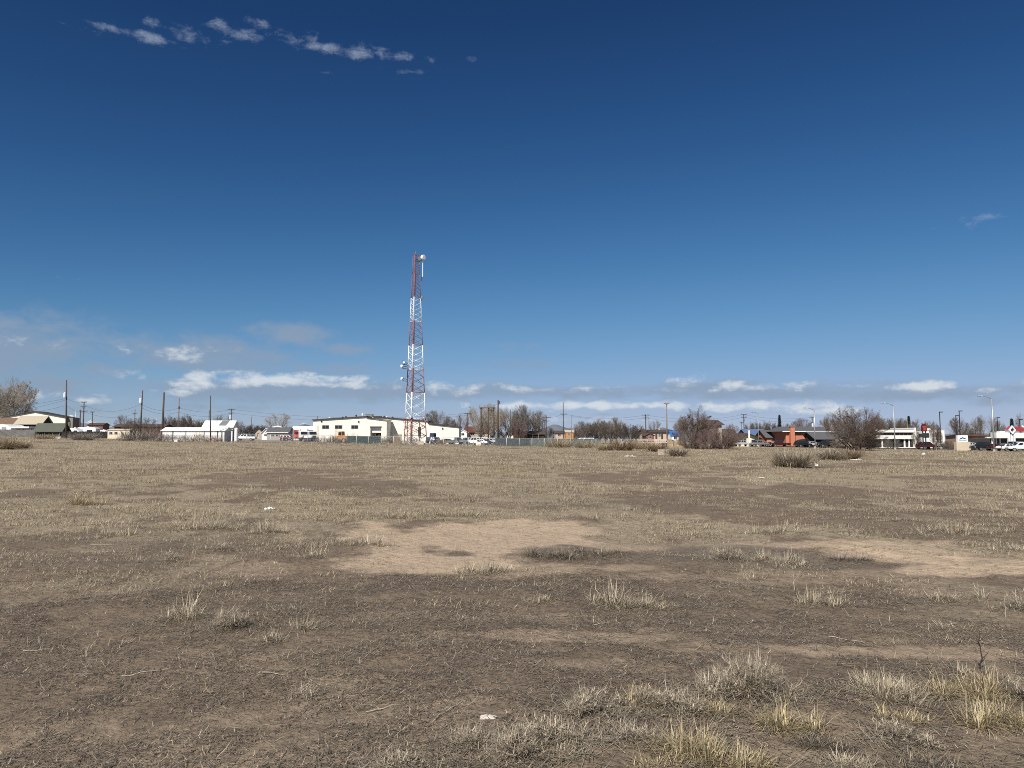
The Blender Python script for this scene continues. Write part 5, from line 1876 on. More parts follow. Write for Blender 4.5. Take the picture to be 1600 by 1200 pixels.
# ------------------------------------------------------------------ fences
def board_fence(px0, px1, d, top, bw, m, label, posts=6, name='board_fence'):
    x0, x1 = X(px0, d), X(px1, d)
    zt = Z(top, d)
    xm = (x0 + x1) / 2
    root = thing(name, label, 'fence', (xm, d, gz(xm, d)))
    b = MB()
    n = int((x1 - x0) / bw)
    rr_ = random.Random(3)
    for i in range(n):
        a = x0 + (x1 - x0) * i / n
        e = a + (x1 - x0) / n - .012
        b.box(a, e, d, d + .03, gz(a, d) - .1, zt + rr_.uniform(-.05, .05))
    b.build('boards', m, root)
    for i in range(posts):
        a = x0 + (x1 - x0) * (i + .5) / posts
        MB().box(a - .06, a + .06, d + .035, d + .15, gz(a, d) - .2, zt + .08).build('post', m, root)
    MB().box(x0, x1, d + .032, d + .08, zt - .45, zt - .35).box(x0, x1, d + .032, d + .08, gz(xm, d) + .35, gz(xm, d) + .45).build('rail', m, root)
    return root


board_fence(-30, 54, 200, 671.2, .16, GREYWOOD, 'grey weathered board fence at the left edge below the white awning', 10)
board_fence(96, 167, 202, 674.3, .18, mat('black stained boards', (.022, .018, .017), .8, .4), 'long black board fence in front of the campers', 12)


def chain_link():
    d0 = 170
    xs0, xs1 = X(366, 172), X(1012, 166)
    root = thing('chain_link_fence', 'long chain link fence with pale metal posts around the yard', 'fence', ((xs0 + xs1) / 2, d0, 0))
    H = 1.85
    n = 33

    def P(t):
        return xs0 + (xs1 - xs0) * t, 172 - 6 * t

    for i in range(n + 1):
        x, y = P(i / n)
        z = gz(x, y)
        MB().tube([(x, y, z - .2), (x, y, z + H)], .055, 8).tube([(x, y, z + H), (x, y, z + H + .08)], [.07, .02], 8).build('post', mat('pale galvanised post', (.55, .54, .50), .5, .1), root, smooth_shade=True)
    rl = MB()
    pts = [(*P(i / 60), gz(*P(i / 60)) + H - .03) for i in range(61)]
    rl.tube(pts, .028, 5)
    rl.build('top_rail', GALV, root)
    # diagonal wires
    L = math.hypot(xs1 - xs0, 6)
    step = .09
    k = int(L / step)
    t = np.arange(k) / k
    base_x, base_y = xs0 + (xs1 - xs0) * t, 172 - 6 * t
    zb = ground_z(base_x, base_y) + .04
    V, Fc = [], []
    for s in (1, -1):
        tx = np.clip(t + s * (H - .1) / L, 0, 1)
        bx, by = xs0 + (xs1 - xs0) * tx, 172 - 6 * tx
        r_ = .0028
        a = np.stack([base_x - r_, base_y, zb], 1)
        b = np.stack([base_x + r_, base_y, zb], 1)
        c = np.stack([bx + r_, by, zb + H - .1], 1)
        e = np.stack([bx - r_, by, zb + H - .1], 1)
        V.append(np.stack([a, b, c, e], 1).reshape(-1, 3))
    V = np.concatenate(V) - np.array(ROOT[root.name])[None]
    me = np_mesh('mesh', V, np.arange(len(V)), np.full(len(V) // 4, 4))
    me.materials.append(GALV)
    o = bpy.data.objects.new('mesh', me)
    C.objects.link(o)
    o.parent = root
    # windscreen cloth on some bays
    for nm, a, b, col in (('screen', 541, 592, (.025, .05, .05)), ('screen', 774, 828, (.045, .06, .06)), ('screen', 828, 938, (.095, .12, .115))):
        q = MB()
        ta, tb = (X(a, 169) - xs0) / (xs1 - xs0), (X(b, 168) - xs0) / (xs1 - xs0)
        m_ = 14
        for i in range(m_):
            xa, ya = P(ta + (tb - ta) * i / m_)
            xb, yb = P(ta + (tb - ta) * (i + 1) / m_)
            za, zb_ = gz(xa, ya), gz(xb, yb)
            q.add([(xa, ya + .08, za + .05), (xb, yb + .08, zb_ + .05), (xb, yb + .08, zb_ + H - .08), (xa, ya + .08, za + H - .08),
                   (xa, ya + .10, za + .05), (xb, yb + .10, zb_ + .05), (xb, yb + .10, zb_ + H - .08), (xa, ya + .10, za + H - .08)],
                  [(0, 1, 2, 3), (7, 6, 5, 4), (0, 4, 5, 1), (1, 5, 6, 2), (2, 6, 7, 3), (3, 7, 4, 0)])
        q.build(nm, mat('fence cloth %.3f' % col[0], col, .85, .3, 1.2), root)
    return root


chain_link()
# wooden fence with pale rails right of the middle
d = 164
x0, x1 = X(993, d), X(1076, d)
r = thing('wooden_fence', 'weathered tan plank fence with two pale rails at its left end', 'fence', ((x0 + x1) / 2, d, gz((x0 + x1) / 2, d)))
pl = MB()
xa = X(1043, d)
n = 46
rr_ = random.Random(11)
for i in range(n):
    a = xa + (x1 - xa) * i / n
    if rr_.random() < .08:
        continue
    pl.box(a, a + (x1 - xa) / n - .02, d, d + .03, gz(a, d) - .1, gz(a, d) + 1.75 + rr_.uniform(-.16, .12))
pl.build('planks', mat('tan planks', (.40, .30, .18), .9, .3, 2), r)
for py in (687.5, 691.5):
    MB().box(X(995, d), xa - .05, d - .02, d + .05, Z(py, d) - .1, Z(py, d) + .1).build('rail', mat('pale rail', (.60, .53, .44), .8, .15), r)
for px in (993.5, 1004, 1018, 1031, 1043):
    x = X(px, d)
    MB().box(x - .09, x + .09, d + .055, d + .2, gz(x, d) - .2, gz(x, d) + 1.7).build('post', mat('tan planks', (.40, .30, .18), .9, .3, 2), r)


# ------------------------------------------------------------------ bare trees
def grow(seed, height, half, fork=.15, limbs=8, tilt=(.08, .75), levels=3, nb=(10, 8, 7, 5), up=.30, trunk_r=.24, twig_r=.012, start=.22, wob=.16, cut=False, leader=False):
    """a leafless tree: short trunk, ascending limbs that fan into a rounded crown of half width `half`,
    branches and fine twigs; returns (trunk MB, crown arrays)"""
    rd = random.Random(seed)
    trunk = MB()
    segs = []
    zf = height * fork
    cen = Vector((0, 0, zf + (height - zf) * .45))

    def reach(p, dv):
        """how far from p along dv the crown envelope is"""
        a, b = half, (height - zf) * .56
        q = Vector(((p.x - cen.x) / a, (p.y - cen.y) / a, (p.z - cen.z) / b))
        e = Vector((dv.x / a, dv.y / a, dv.z / b))
        A, B, Cc = e.dot(e), q.dot(e), q.dot(q) - 1
        D = B * B - A * Cc
        return max(.15, (-B + math.sqrt(D)) / A) if D > 0 else .25

    def branch(p, dv, length, r, lev):
        n = (6, 4, 3, 2, 2)[lev]
        pts, rads = [p.copy()], [r]
        q, dv = p.copy(), dv.copy()
        for i in range(n):
            j = wob * (1 + .35 * lev)
            dv = (dv + Vector((rd.gauss(0, j), rd.gauss(0, j), rd.gauss(0, j * .6) + up * .25))).normalized()
            q = q + dv * (length / n)
            pts.append(q.copy())
            rads.append(max(r * (1 - .72 * (i + 1) / n), twig_r * .6))
        if lev == 0:
            trunk.tube(pts, rads, 6, caps=False)
        else:
            for i in range(n):
                segs.append((pts[i], pts[i + 1], rads[i], rads[i + 1]))
        if lev >= levels:
            return
        for k in range(nb[lev]):
            t = start + (1 - start) * (k + rd.random()) / nb[lev] if lev == 0 else .12 + .88 * (k + rd.random()) / nb[lev]
            i = min(n - 1, int(t * n))
            f = t * n - i
            pp = pts[i].lerp(pts[i + 1], f)
            rr = rads[i] + (rads[i + 1] - rads[i]) * f
            base = (pts[i + 1] - pts[i]).normalized()
            perp = base.orthogonal().normalized()
            perp.rotate(Matrix.Rotation(rd.uniform(0, 6.283), 3, base))
            ang = rd.uniform(.35, .85)
            nd = base * math.cos(ang) + perp * math.sin(ang)
            nd.z += up * .4
            outw = Vector((pp.x, pp.y, 0))
            if outw.length > .1:
                nd += outw.normalized() * .18
            nd.normalize()
            lim = reach(pp, nd)
            ln = min(length * rd.uniform(.34, .60), lim * rd.uniform(.75, 1.08))
            branch(pp, nd, max(ln, .25), max(rr * rd.uniform(.40, .60), twig_r), lev + 1)

    if zf > .05:
        pts = [Vector((0, 0, -.15)), Vector((rd.gauss(0, .03), rd.gauss(0, .03), zf * .5)), Vector((rd.gauss(0, .08), rd.gauss(0, .08), zf))]
        trunk.tube(pts, [trunk_r * 1.25, trunk_r, trunk_r * .9], 8, caps=False)
        top = pts[-1]
    else:
        top = Vector((0, 0, -.1))
    for s in range(limbs):
        a = 6.283 * (s + rd.uniform(-.3, .3)) / limbs * 2.4
        tl = tilt[0] + (tilt[1] - tilt[0]) * ((s + .5) / limbs) ** .8
        if leader and s == 0:
            tl = .02
        dv = Vector((math.cos(a) * math.sin(tl), math.sin(a) * math.sin(tl), math.cos(tl)))
        p = top + Vector((math.cos(a), math.sin(a), 0)) * trunk_r * .4 - Vector((0, 0, zf * .25 * rd.random()))
        ln = reach(p, dv) * rd.uniform(.82, .98) * (.72 if cut else 1)
        branch(p, dv, ln, trunk_r * rd.uniform(.42, .62), 0)
    A = np.array([[*s[0], *s[1], s[2], s[3]] for s in segs])
    p0, p1, r0, r1 = A[:, 0:3], A[:, 3:6], A[:, 6], A[:, 7]
    dv = p1 - p0
    dv /= np.linalg.norm(dv, axis=1, keepdims=True) + 1e-9
    ref = np.where(np.abs(dv[:, 2:3]) < .9, np.array([[0, 0, 1.0]]), np.array([[1.0, 0, 0]]))
    u = np.cross(dv, ref)
    u /= np.linalg.norm(u, axis=1, keepdims=True)
    v = np.cross(dv, u)
    ring = []
    for k in range(3):
        c, s = math.cos(2.094 * k), math.sin(2.094 * k)
        ring.append(p0 + (u * c + v * s) * r0[:, None])
    for k in range(3):
        c, s = math.cos(2.094 * k), math.sin(2.094 * k)
        ring.append(p1 + (u * c + v * s) * r1[:, None])
    V = np.stack(ring, 1)
    o = (np.arange(len(A)) * 6)[:, None]
    Fq = np.stack([np.concatenate([o + k, o + (k + 1) % 3, o + 3 + (k + 1) % 3, o + 3 + k], 1) for k in range(3)], 1)
    g = np.random.default_rng(seed)
    shade = np.repeat(np.clip(g.normal(1, .18, len(A)), .5, 1.6), 6)
    hmax = max(p1[:, 2].max(), 1e-3)
    wid = np.percentile(np.abs(np.concatenate([p1[:, 0], p1[:, 1]])), 98.5)
    return trunk, V.reshape(-1, 3), Fq.reshape(-1), np.full(len(A) * 3, 4), shade, hmax, wid


PROTO = {}


def proto(key, cols, **kw):
    t, V, Fq, tot, shade, h, w = grow(**kw)
    out = {'h': h, 'w': w, 'trunk': None, 'crown': {}}
    bark = {}
    for cn, (bk, tw) in cols.items():
        me = bpy.data.meshes.new('trunk')
        me.from_pydata(t.v, [], t.f)
        for p in me.polygons:
            p.use_smooth = True
        me.materials.append(mat('bark ' + cn, bk, .95, .3, 3))
        cm = np_mesh('crown', V, Fq, tot, np.array(tw)[None] * shade[:, None])
        cm.materials.append(leaf_mat('twigs', .85, .0))
        out['crown'][cn] = (me, cm)
    PROTO[key] = out


TW = {'grey': ((.16, .14, .12), (.205, .178, .150)), 'tan': ((.25, .215, .175), (.38, .335, .275)), 'brown': ((.11, .085, .07), (.165, .125, .10)), 'dark': ((.07, .058, .05), (.105, .088, .076)), 'red': ((.12, .085, .075), (.19, .13, .115))}
proto('round', TW, seed=2, height=10, half=4.6, fork=.16, limbs=9)
proto('broad', TW, seed=5, height=10, half=5.8, fork=.12, limbs=9, tilt=(.15, 1.0), up=.22)
proto('vase', TW, seed=9, height=10, half=4.4, fork=.14, limbs=7, tilt=(.1, .6), nb=(8, 7, 6, 5), up=.4)
proto('tall', TW, seed=14, height=10, half=2.6, fork=.10, limbs=8, tilt=(.03, .40), leader=True, up=.4)
proto('bush', TW, seed=21, height=10, half=6.5, fork=0.0, limbs=14, tilt=(.1, 1.25), nb=(11, 9, 8, 6), up=.12, trunk_r=.30, start=.15)
proto('dense', TW, seed=33, height=10, half=4.8, fork=.10, limbs=11, tilt=(.06, .95), nb=(11, 9, 8, 5))
proto('pruned', TW, seed=41, height=10, half=4.2, fork=.12, limbs=6, tilt=(.12, .62), nb=(6, 6, 6, 5), up=.4, trunk_r=.42, start=.42, cut=True)


def tree(key, cn, px, top, width, d, label, group=None, rz=None, cat='tree', name='bare_tree', sink=.1):
    pr = PROTO[key]
    x = X(px, d)
    zb = gz(x, d) - sink
    h = Z(top, d) - zb
    w = width * d / F / 2
    root = thing(name, label, cat, (x, d, zb), random.Random(int(px * 7 + top)).uniform(0, 6.28) if rz is None else rz, group)
    s, sx = h / pr['h'], w / pr['w']
    for nm, me in zip(('trunk', 'crown'), pr['crown'][cn]):
        o = bpy.data.objects.new(nm, me)
        C.objects.link(o)
        o.parent = root
        o.scale = (sx, sx, s)
    return root


tree('dense', 'tan', 14, 583, 74, 262, 'big pale bare cottonwood at the left edge behind the warehouse', rz=1.1)
tree('dense', 'tan', -10, 590, 80, 266, 'second pale cottonwood cut off by the left edge', rz=2.7)
tree('round', 'dark', 40, 630, 20, 268, 'small dark bare tree at the right side of the big pale cottonwood')
tree('broad', 'brown', 192, 646, 26, 268, 'small crooked bare tree between the campers and the bushes')
tree('bush', 'brown', 222, 651, 52, 200, 'wide brown leafless bush tree around the transformer pole')
tree('bush', 'brown', 203, 660, 30, 198, 'smaller brown leafless bush left of the wide bush tree', cat='bush', name='bare_bush')
for px, top, w, lab in ((263, 648, 18, 'slim bare tree just right of the plain black pole'), (273, 650, 16, 'bare tree left of the pale weathered pole'), (283, 649, 16, 'bare tree right behind the pale weathered pole'),
                        (291, 646, 18, 'brown bare tree right of the pale weathered pole, tallest of the far row'), (304, 654, 22, 'low bare tree in front of the blue hill'), (316, 654, 18, 'low bare tree at the left end of the white barn')):
    tree('tall', 'brown', px, top, w, 300, lab, 'bare trees beyond the storage building')
for px, top, w, lab in ((338, 648, 14, 'bare tree above the left part of the barn roof'), (350, 646, 20, 'bare tree above the skylight of the barn'), (371, 655, 20, 'bare tree right of the crossarm pole above the barn')):
    tree('vase', 'grey', px, top, w, 270, lab, 'bare trees behind the barn')
for px, top, w in ((380, 662, 26), (394, 661, 24), (407, 662, 24), (419, 663, 26), (456, 664, 24), (470, 666, 22)):
    tree('dense', 'dark', px, top, w, 340, 'low dark bare tree in the far row left of the workshop', 'far dark trees left of the workshop')
tree('vase', 'tan', 434, 643.5, 42, 275, 'well branched pale bare tree behind the long grey roofed house')
tree('round', 'grey', 683, 640, 46, 262, 'bare round tree just right of the lattice tower')
tree('dense', 'brown', 704, 650, 26, 262, 'smaller brown bare tree right of the round tree by the tower')
tree('vase', 'brown', 722, 645, 30, 290, 'bare tree behind the crossarm pole above the dark red roof')
tree('dense', 'tan', 753, 626, 48, 232, 'tall pale bare tree rising behind the timber frame poles')
tree('round', 'tan', 770, 629, 46, 238, 'tall bare tree left of the tall dark pole')
tree('dense', 'grey', 793, 633, 46, 250, 'bare tree above the white gabled house with steep red roof')
tree('round', 'grey', 812, 631, 42, 254, 'tall rounded bare tree right of the slim dark pole')
tree('dense', 'red', 812, 652, 30, 246, 'reddish bare tree beside the steep red roof')
tree('dense', 'grey', 827, 637, 36, 262, 'bare tree above the dark carport')
tree('round', 'grey', 841, 640, 30, 268, 'bare tree at the right end of the carport, left of the double crossarm pole')
tree('dense', 'dark', 856, 664, 24, 290, 'low dark bare tree at the foot of the double crossarm pole')
row = [(900, 664, 24), (909, 657, 24), (918, 659, 22), (929, 655, 26), (937, 653, 22), (946, 657, 24), (955, 655, 26), (963, 651, 24), (974, 659, 22), (984, 661, 24), (994, 662, 24), (1003, 669, 18)]
kinds = ['dense', 'round', 'tall', 'dense', 'tall', 'round']
hues = ['brown', 'grey', 'brown', 'dark', 'grey', 'brown']
for i, (px, top, w) in enumerate(row):
    tree(kinds[i % 6], hues[i % 6], px, top, w * 1.15, 285 + (i * 37) % 30, 'bare tree in the long row right of the thin pale pole', 'bare trees in the long row')
tree('vase', 'grey', 1023, 655, 22, 280, 'small bare tree above the motel roof')
tree('round', 'grey', 1062, 655, 22, 262, 'bare tree left of the big pruned tree')
tree('pruned', 'brown', 1089, 630, 62, 152, 'big dark trunked bare tree with cut limbs in front of the dark roofed house')
tree('dense', 'brown', 1086, 640, 66, 154, 'dense brown bare tree growing with the big tree with cut limbs')
tree('bush', 'brown', 1078, 668, 40, 150, 'low brown bush at the left foot of the big tree with cut limbs', cat='bush', name='bare_bush')
tree('bush', 'red', 1130, 659, 58, 150, 'wide reddish brown leafless bush right of the big tree with cut limbs', cat='bush', name='bare_bush')
tree('bush', 'red', 1108, 668, 40, 147, 'pinkish low bush between the big tree and the wide reddish bush', cat='bush', name='bare_bush')
for i, (px, top, w) in enumerate(((1173, 657, 20), (1183, 655, 22), (1193, 655, 22), (1203, 656, 22), (1212, 658, 20))):
    tree('dense', ['brown', 'dark'][i % 2], px, top, w, 320, 'bare tree in the even row behind the blue metal roof', 'bare trees behind the blue roof')
tree('round', 'grey', 1228, 661, 20, 300, 'faint bare tree right of the conifer by the restaurant')
tree('round', 'brown', 1254, 652.5, 38, 285, 'round bare tree above the restaurant roof')
tree('vase', 'brown', 1294, 651, 40, 262, 'bare tree left behind the big spreading tree')
tree('broad', 'grey', 1300, 640, 26, 280, 'taller thin bare tree behind the left side of the big spreading tree')
tree('bush', 'brown', 1338, 632, 84, 142, 'big spreading leafless tree at the edge of the road')
tree('dense', 'brown', 1342, 640, 84, 143, 'darker trunked tree inside the big spreading tree')
for i, (px, top, w) in enumerate(((1362, 650, 26), (1373, 651, 24), (1385, 652, 24), (1395, 649, 24), (1406, 652, 22), (1413, 653, 20))):
    tree(['dense', 'round', 'tall'][i % 3], ['grey', 'brown'][i % 2], px, top, w * 1.1, 250, 'bare tree in the row above the white office block', 'bare trees above the office block')
tree('dense', 'brown', 1436, 652, 36, 235, 'bare tree behind the red pole sign')
tree('tall', 'grey', 1454, 656, 26, 240, 'thin bare tree right of the red pole sign')
tree('tall', 'brown', 1462, 660, 18, 175, 'slim bare young tree in front of the white wall with the painted tree shadow')
tree('tall', 'grey', 1431.5, 672, 14, 176, 'slim bare street tree at the end of the office block')
tree('round', 'brown', 1498, 651, 32, 235, 'rounded bare tree behind the two parking lights')
tree('dense', 'brown', 1512, 664, 26, 228, 'low bare tree behind the brown brick shop, left part')
tree('vase', 'grey', 1527, 650, 32, 225, 'broad pale bare tree above the brown brick shop')
tree('vase', 'grey', 1540, 647, 38, 222, 'tallest pale bare tree above the brown brick shop, left of the tall street lamp')
tree('round', 'grey', 1561, 656, 22, 240, 'bare tree behind the store, right of the tall street lamp')
tree('vase', 'grey', 1602, 642, 26, 215, 'bare tree at the right edge behind the red store roof')
tree('bush', 'grey', 1393, 684, 26, 178, 'low grey leafless bush in front of the office block', cat='bush', name='bare_bush')
for px, w in ((1483, 22), (1471, 22)):
    tree('bush', 'brown', px, 688, w, 182 + (px % 7), 'low brown leafless hedge bush left of the mountain sign', 'low bushes left of the mountain sign', cat='bush', name='bare_bush')


# conifers
def conifer(px, top, width, d, label, seed):
    g = np.random.default_rng(seed)
    x = X(px, d)
    zb = gz(x, d) - .1
    h = Z(top, d) - zb
    w = width * d / F / 2
    root = thing('conifer', label, 'conifer', (x, d, zb))
    MB().tube([(0, 0, 0), (0, 0, h * .98)], [h * .022, .03], 7).build('trunk', mat('conifer bark', (.06, .045, .035), .95, .3), root, True)
    n = 5200
    t = g.random(n) ** .75
    layer = t
    rad = w * (1.05 - layer) ** .85 * np.sqrt(g.random(n)) * (.8 + .35 * g.random(n))
    a = g.random(n) * 6.283
    base = np.stack([np.cos(a) * rad, np.sin(a) * rad, h * (.08 + .92 * layer) - rad * .30], 1)
    v, f, tt, c = blades(base, np.full(n, .42) * (.6 + g.random(n) * .8), a + g.normal(0, .5, n), np.radians(g.normal(95, 18, n)), np.full(n, .4), np.full(n, .12), jitter((.030, .045, .028), n, .3, g=g))
    me = np_mesh('crown', v, f, tt, c)
    me.materials.append(leaf_mat('needles', .8, .05))
    o = bpy.data.objects.new('crown', me)
    C.objects.link(o)
    o.parent = root
    return root


conifer(1218.7, 648.5, 9, 250, 'narrow dark conifer above the grey shingled lower house', 1)
conifer(1421, 650, 8, 240, 'narrow dark conifer above the end of the white office block', 2)
conifer(1582, 654, 10, 225, 'dark conifer behind the diamond window frame of the store', 3)


# ------------------------------------------------------------------ brush heaps and shrubs
def shrub(px, base_py, width, height, d, cols, label, seed, n=900, twiggy=.5, group=None, name='shrub', cat='shrub', heap=False, lw=1.0):
    """a dome of fine woody stems; d None = stands where the photo's base row meets the ground"""
    g = np.random.default_rng(seed)
    n = int(n * .6)
    if d is None:
        x, y, z = on_ground(px, base_py)
    else:
        x, y = X(px, d), d
        z = gz(x, y)
    sc = y / F
    w, h = width * sc / 2, height * sc
    a = g.random(n) * 6.283
    r0 = np.sqrt(g.random(n)) * w * (.85 if heap else .45)
    base = np.stack([x + np.cos(a) * r0 * 1.0, y + np.sin(a) * r0 * .8, np.zeros(n)], 1)
    q = r0 / w
    if heap:
        base[:, 2] = ground_z(base[:, 0], base[:, 1]) + h * (1 - q ** 2) * g.random(n) * .8
        tilt = np.radians(g.normal(70, 28, n))
        az_ = g.random(n) * 6.283
        L = h * (.35 + .5 * g.random(n))
    else:
        base[:, 2] = ground_z(base[:, 0], base[:, 1]) - .02
        tilt = np.arctan(q * 2.2) + np.abs(g.normal(0, .38, n))
        az_ = a + g.normal(0, .5, n)
        L = np.minimum(h * (.45 + .6 * g.random(n)) / np.maximum(np.cos(tilt), .35), w * 1.3 + h * .3)
    wd = np.clip(.00055 * y, .004, .05) * lw * (.6 + .8 * g.random(n))
    pick = g.integers(0, len(cols), n)
    c = np.array(cols)[pick] * np.clip(g.normal(1, .22, (n, 1)), .5, 1.6)
    main = blades(base, L, az_, tilt, g.normal(.1, .4, n), wd, c, 3, g.normal(0, .6, n))
    parts = [main]
    m = int(n * twiggy * 2)
    k = g.integers(0, n, m)
    t = .35 + .6 * g.random(m)
    V = main[0].reshape(n, -1, 3)
    mid = V[k, 2] * (1 - t)[:, None] + V[k, 5] * t[:, None]
    parts.append(blades(mid, L[k] * (.18 + .25 * g.random(m)), az_[k] + g.normal(0, 1.2, m), tilt[k] + g.normal(0, .6, m), g.normal(0, .5, m), wd[k] * .7, c[k] * g.uniform(.8, 1.25, (m, 1)), 2))
    v, f, tt, cc = join(parts)
    org = np.array([x, y, z])
    me = np_mesh(name, v - org, f, tt, cc)
    me.materials.append(leaf_mat('shrub stems', .85, .25))
    o = bpy.data.objects.new(name, me)
    C.objects.link(o)
    o.location = org
    tag(o, label, cat, group)
    return o


SAGE = [(.36, .305, .225), (.28, .235, .17), (.44, .38, .285), (.21, .17, .125)]
TANB = [(.44, .36, .235), (.36, .29, .19), (.50, .42, .29), (.28, .225, .15)]
GREYB = [(.38, .34, .285), (.29, .255, .21), (.46, .42, .36), (.21, .18, .15)]
BRN = [(.40, .305, .205), (.32, .24, .16), (.46, .36, .24), (.23, .17, .115)]
shrub(1240, 731, 62, 27, None, SAGE, 'largest dark olive shrub standing alone on the right of the lot', 1, 1800)
shrub(1222, 730, 26, 16, None, TANB, 'pale grassy shrub leaning on the left of the largest olive shrub', 2, 500)
shrub(1297, 719, 46, 17, None, SAGE, 'olive brown shrub right of the largest shrub, left of its pair', 3, 1200)
shrub(1327, 718, 40, 18, None, BRN, 'brown shrub beside the white plastic scrap under the big spreading tree', 4, 1200)
shrub(946, 704, 36, 14, None, TANB, 'low tan shrub at the left end of the shrub line near the middle', 5, 700)
shrub(975, 704, 44, 19, None, BRN, 'taller brown shrub in the shrub line left of the concrete blocks', 6, 1200)
shrub(1003, 702, 36, 15, None, TANB, 'tan shrub between the two brown shrubs of the shrub line', 7, 800)
shrub(1026, 706, 34, 17, None, BRN, 'brown shrub directly left of the concrete blocks', 8, 900)
shrub(1058, 713, 34, 14, None, SAGE, 'dark shrub directly right of the concrete blocks', 9, 1000)
shrub(10, 705, 34, 21, None, TANB, 'tan bushy shrub at the left edge of the lot', 10, 900)
shrub(34, 704, 26, 15, None, TANB, 'lower tan shrub right of the bushy one at the left edge', 11, 700)
shrub(130, 692, 56, 12, 150, GREYB, 'grey woody shrub in front of the long black fence', 12, 1400)
shrub(70, 686, 60, 8, 160, TANB, 'low tan weeds along the foot of the grey board fence', 13, 900)
shrub(875, 697, 70, 16, 152, TANB, 'pale tan weeds in front of the green fence screen', 14, 900)
shrub(915, 697, 50, 13, 150, TANB, 'pale tan weeds in front of the white van', 15, 700)
for i, (px, w, h, cols, lab) in enumerate(((196, 30, 13, GREYB, 'grey brush heap at the left end of the brush row by the cream garage'), (214, 40, 20, GREYB, 'tall grey brush heap below the transformer pole'), (238, 38, 18, GREYB, 'grey brush heap left of the white storage building'),
                                          (262, 36, 14, GREYB, 'grey brush heap at the left corner of the white storage building'), (288, 34, 11, SAGE, 'low olive heap below the middle of the storage building'), (312, 30, 14, TANB, 'tan heap in front of the storage building, right half'), (336, 30, 10, BRN, 'low brown heap at the right corner of the storage building'))):
    shrub(px, 691, w, h, 152 + i, cols, lab, 20 + i, 900, .5, 'brush heaps along the storage building', 'brush_heap', 'brush heap', True)
for i, (px, w, h, cols, lab) in enumerate(((505, 34, 11, GREYB, 'grey scrap brush behind the fence at the left corner of the workshop'), (521, 26, 14, BRN, 'brown brush heap left of the orange loader'), (551, 24, 15, BRN, 'round brown tumbleweed heap right of the orange loader'),
                                          (590, 26, 15, BRN, 'brown tumbleweed heap below the roller door'), (606, 20, 12, SAGE, 'dark brush heap right of the roller door'), (643, 40, 12, GREYB, 'grey brush mound at the foot of the lattice tower'), (690, 20, 10, BRN, 'brown brush in front of the blue grey suv'))):
    shrub(px, 694, w, h, 176, cols, lab, 40 + i, 800, .5, 'brush heaps in the yard', 'brush_heap', 'brush heap', True)

# dirt block stack beside the tower, concrete blocks, white scraps
d = 176
x0, x1 = X(614.5, d), X(627.5, d)
zb = gz(x0, d) - .1
r = thing('pallet_stack', 'brown stack of weathered pallets left of the lattice tower', 'pallet stack', ((x0 + x1) / 2, d, zb))
zt = Z(678.5, d)
for i in range(12):
    z0 = zb + (zt - zb) * i / 12
    j = random.Random(i).uniform(-.08, .08)
    q = MB()
    for k in range(6):
        a = x0 + j + (x1 - x0) * k / 6
        q.box(a, a + (x1 - x0) / 6 - .06, d - .7, d + .7, z0 + .12, z0 + .15)
    q.box(x0 + j, x1 + j - .06, d - .7, d - .58, z0, z0 + .118).box(x0 + j, x1 + j - .06, d + .58, d + .7, z0, z0 + .118)
    q.build('pallet', mat('weathered pallet wood', (.24, .17, .11), .9, .35, 2), r)


def lump(px, py, w, h, col, label, cat, name, seed, flat=False, mname=None, d=None):
    """a rough broken block or a crumpled scrap lying on the soil"""
    rd = random.Random(seed)
    x, y, z = on_ground(px, py) if d is None else (X(px, d), d, gz(X(px, d), d))
    s = y / F
    w, h = w * s, h * s
    bm = bmesh.new()
    if flat:
        bmesh.ops.create_grid(bm, x_segments=9, y_segments=5, size=.5)
        for v in bm.verts:
            rr = abs(v.co.x) + abs(v.co.y)
            v.co.z = h * (.35 + .65 * rd.random()) * (1 - .5 * rr)
            v.co.x = v.co.x * w * (1 + rd.uniform(-.18, .18))
            v.co.y = v.co.y * w * .55 * (1 + rd.uniform(-.2, .2))
        geo = bmesh.ops.extrude_face_region(bm, geom=bm.faces[:])
        for v in [g_ for g_ in geo['geom'] if isinstance(g_, bmesh.types.BMVert)]:
            v.co.z -= .012
    else:
        bmesh.ops.create_cube(bm, size=1)
        bmesh.ops.subdivide_edges(bm, edges=bm.edges[:], cuts=2, use_grid_fill=True)
        for v in bm.verts:
            v.co = Vector((v.co.x * w * (1 + rd.uniform(-.1, .1)), v.co.y * w * .7 * (1 + rd.uniform(-.1, .1)), (v.co.z + .42) * h * (1 + rd.uniform(-.12, .12))))
    bmesh.ops.recalc_face_normals(bm, faces=bm.faces)
    me = bpy.data.meshes.new(name)
    bm.to_mesh(me)
    bm.free()
    me.materials.append(mat(mname or name, col, .8, .2, 6))
    o = bpy.data.objects.new(name, me)
    C.objects.link(o)
    o.location = (x, y, z)
    o.rotation_euler = (0, 0, rd.uniform(-.5, .5))
    tag(o, label, cat)
    return o


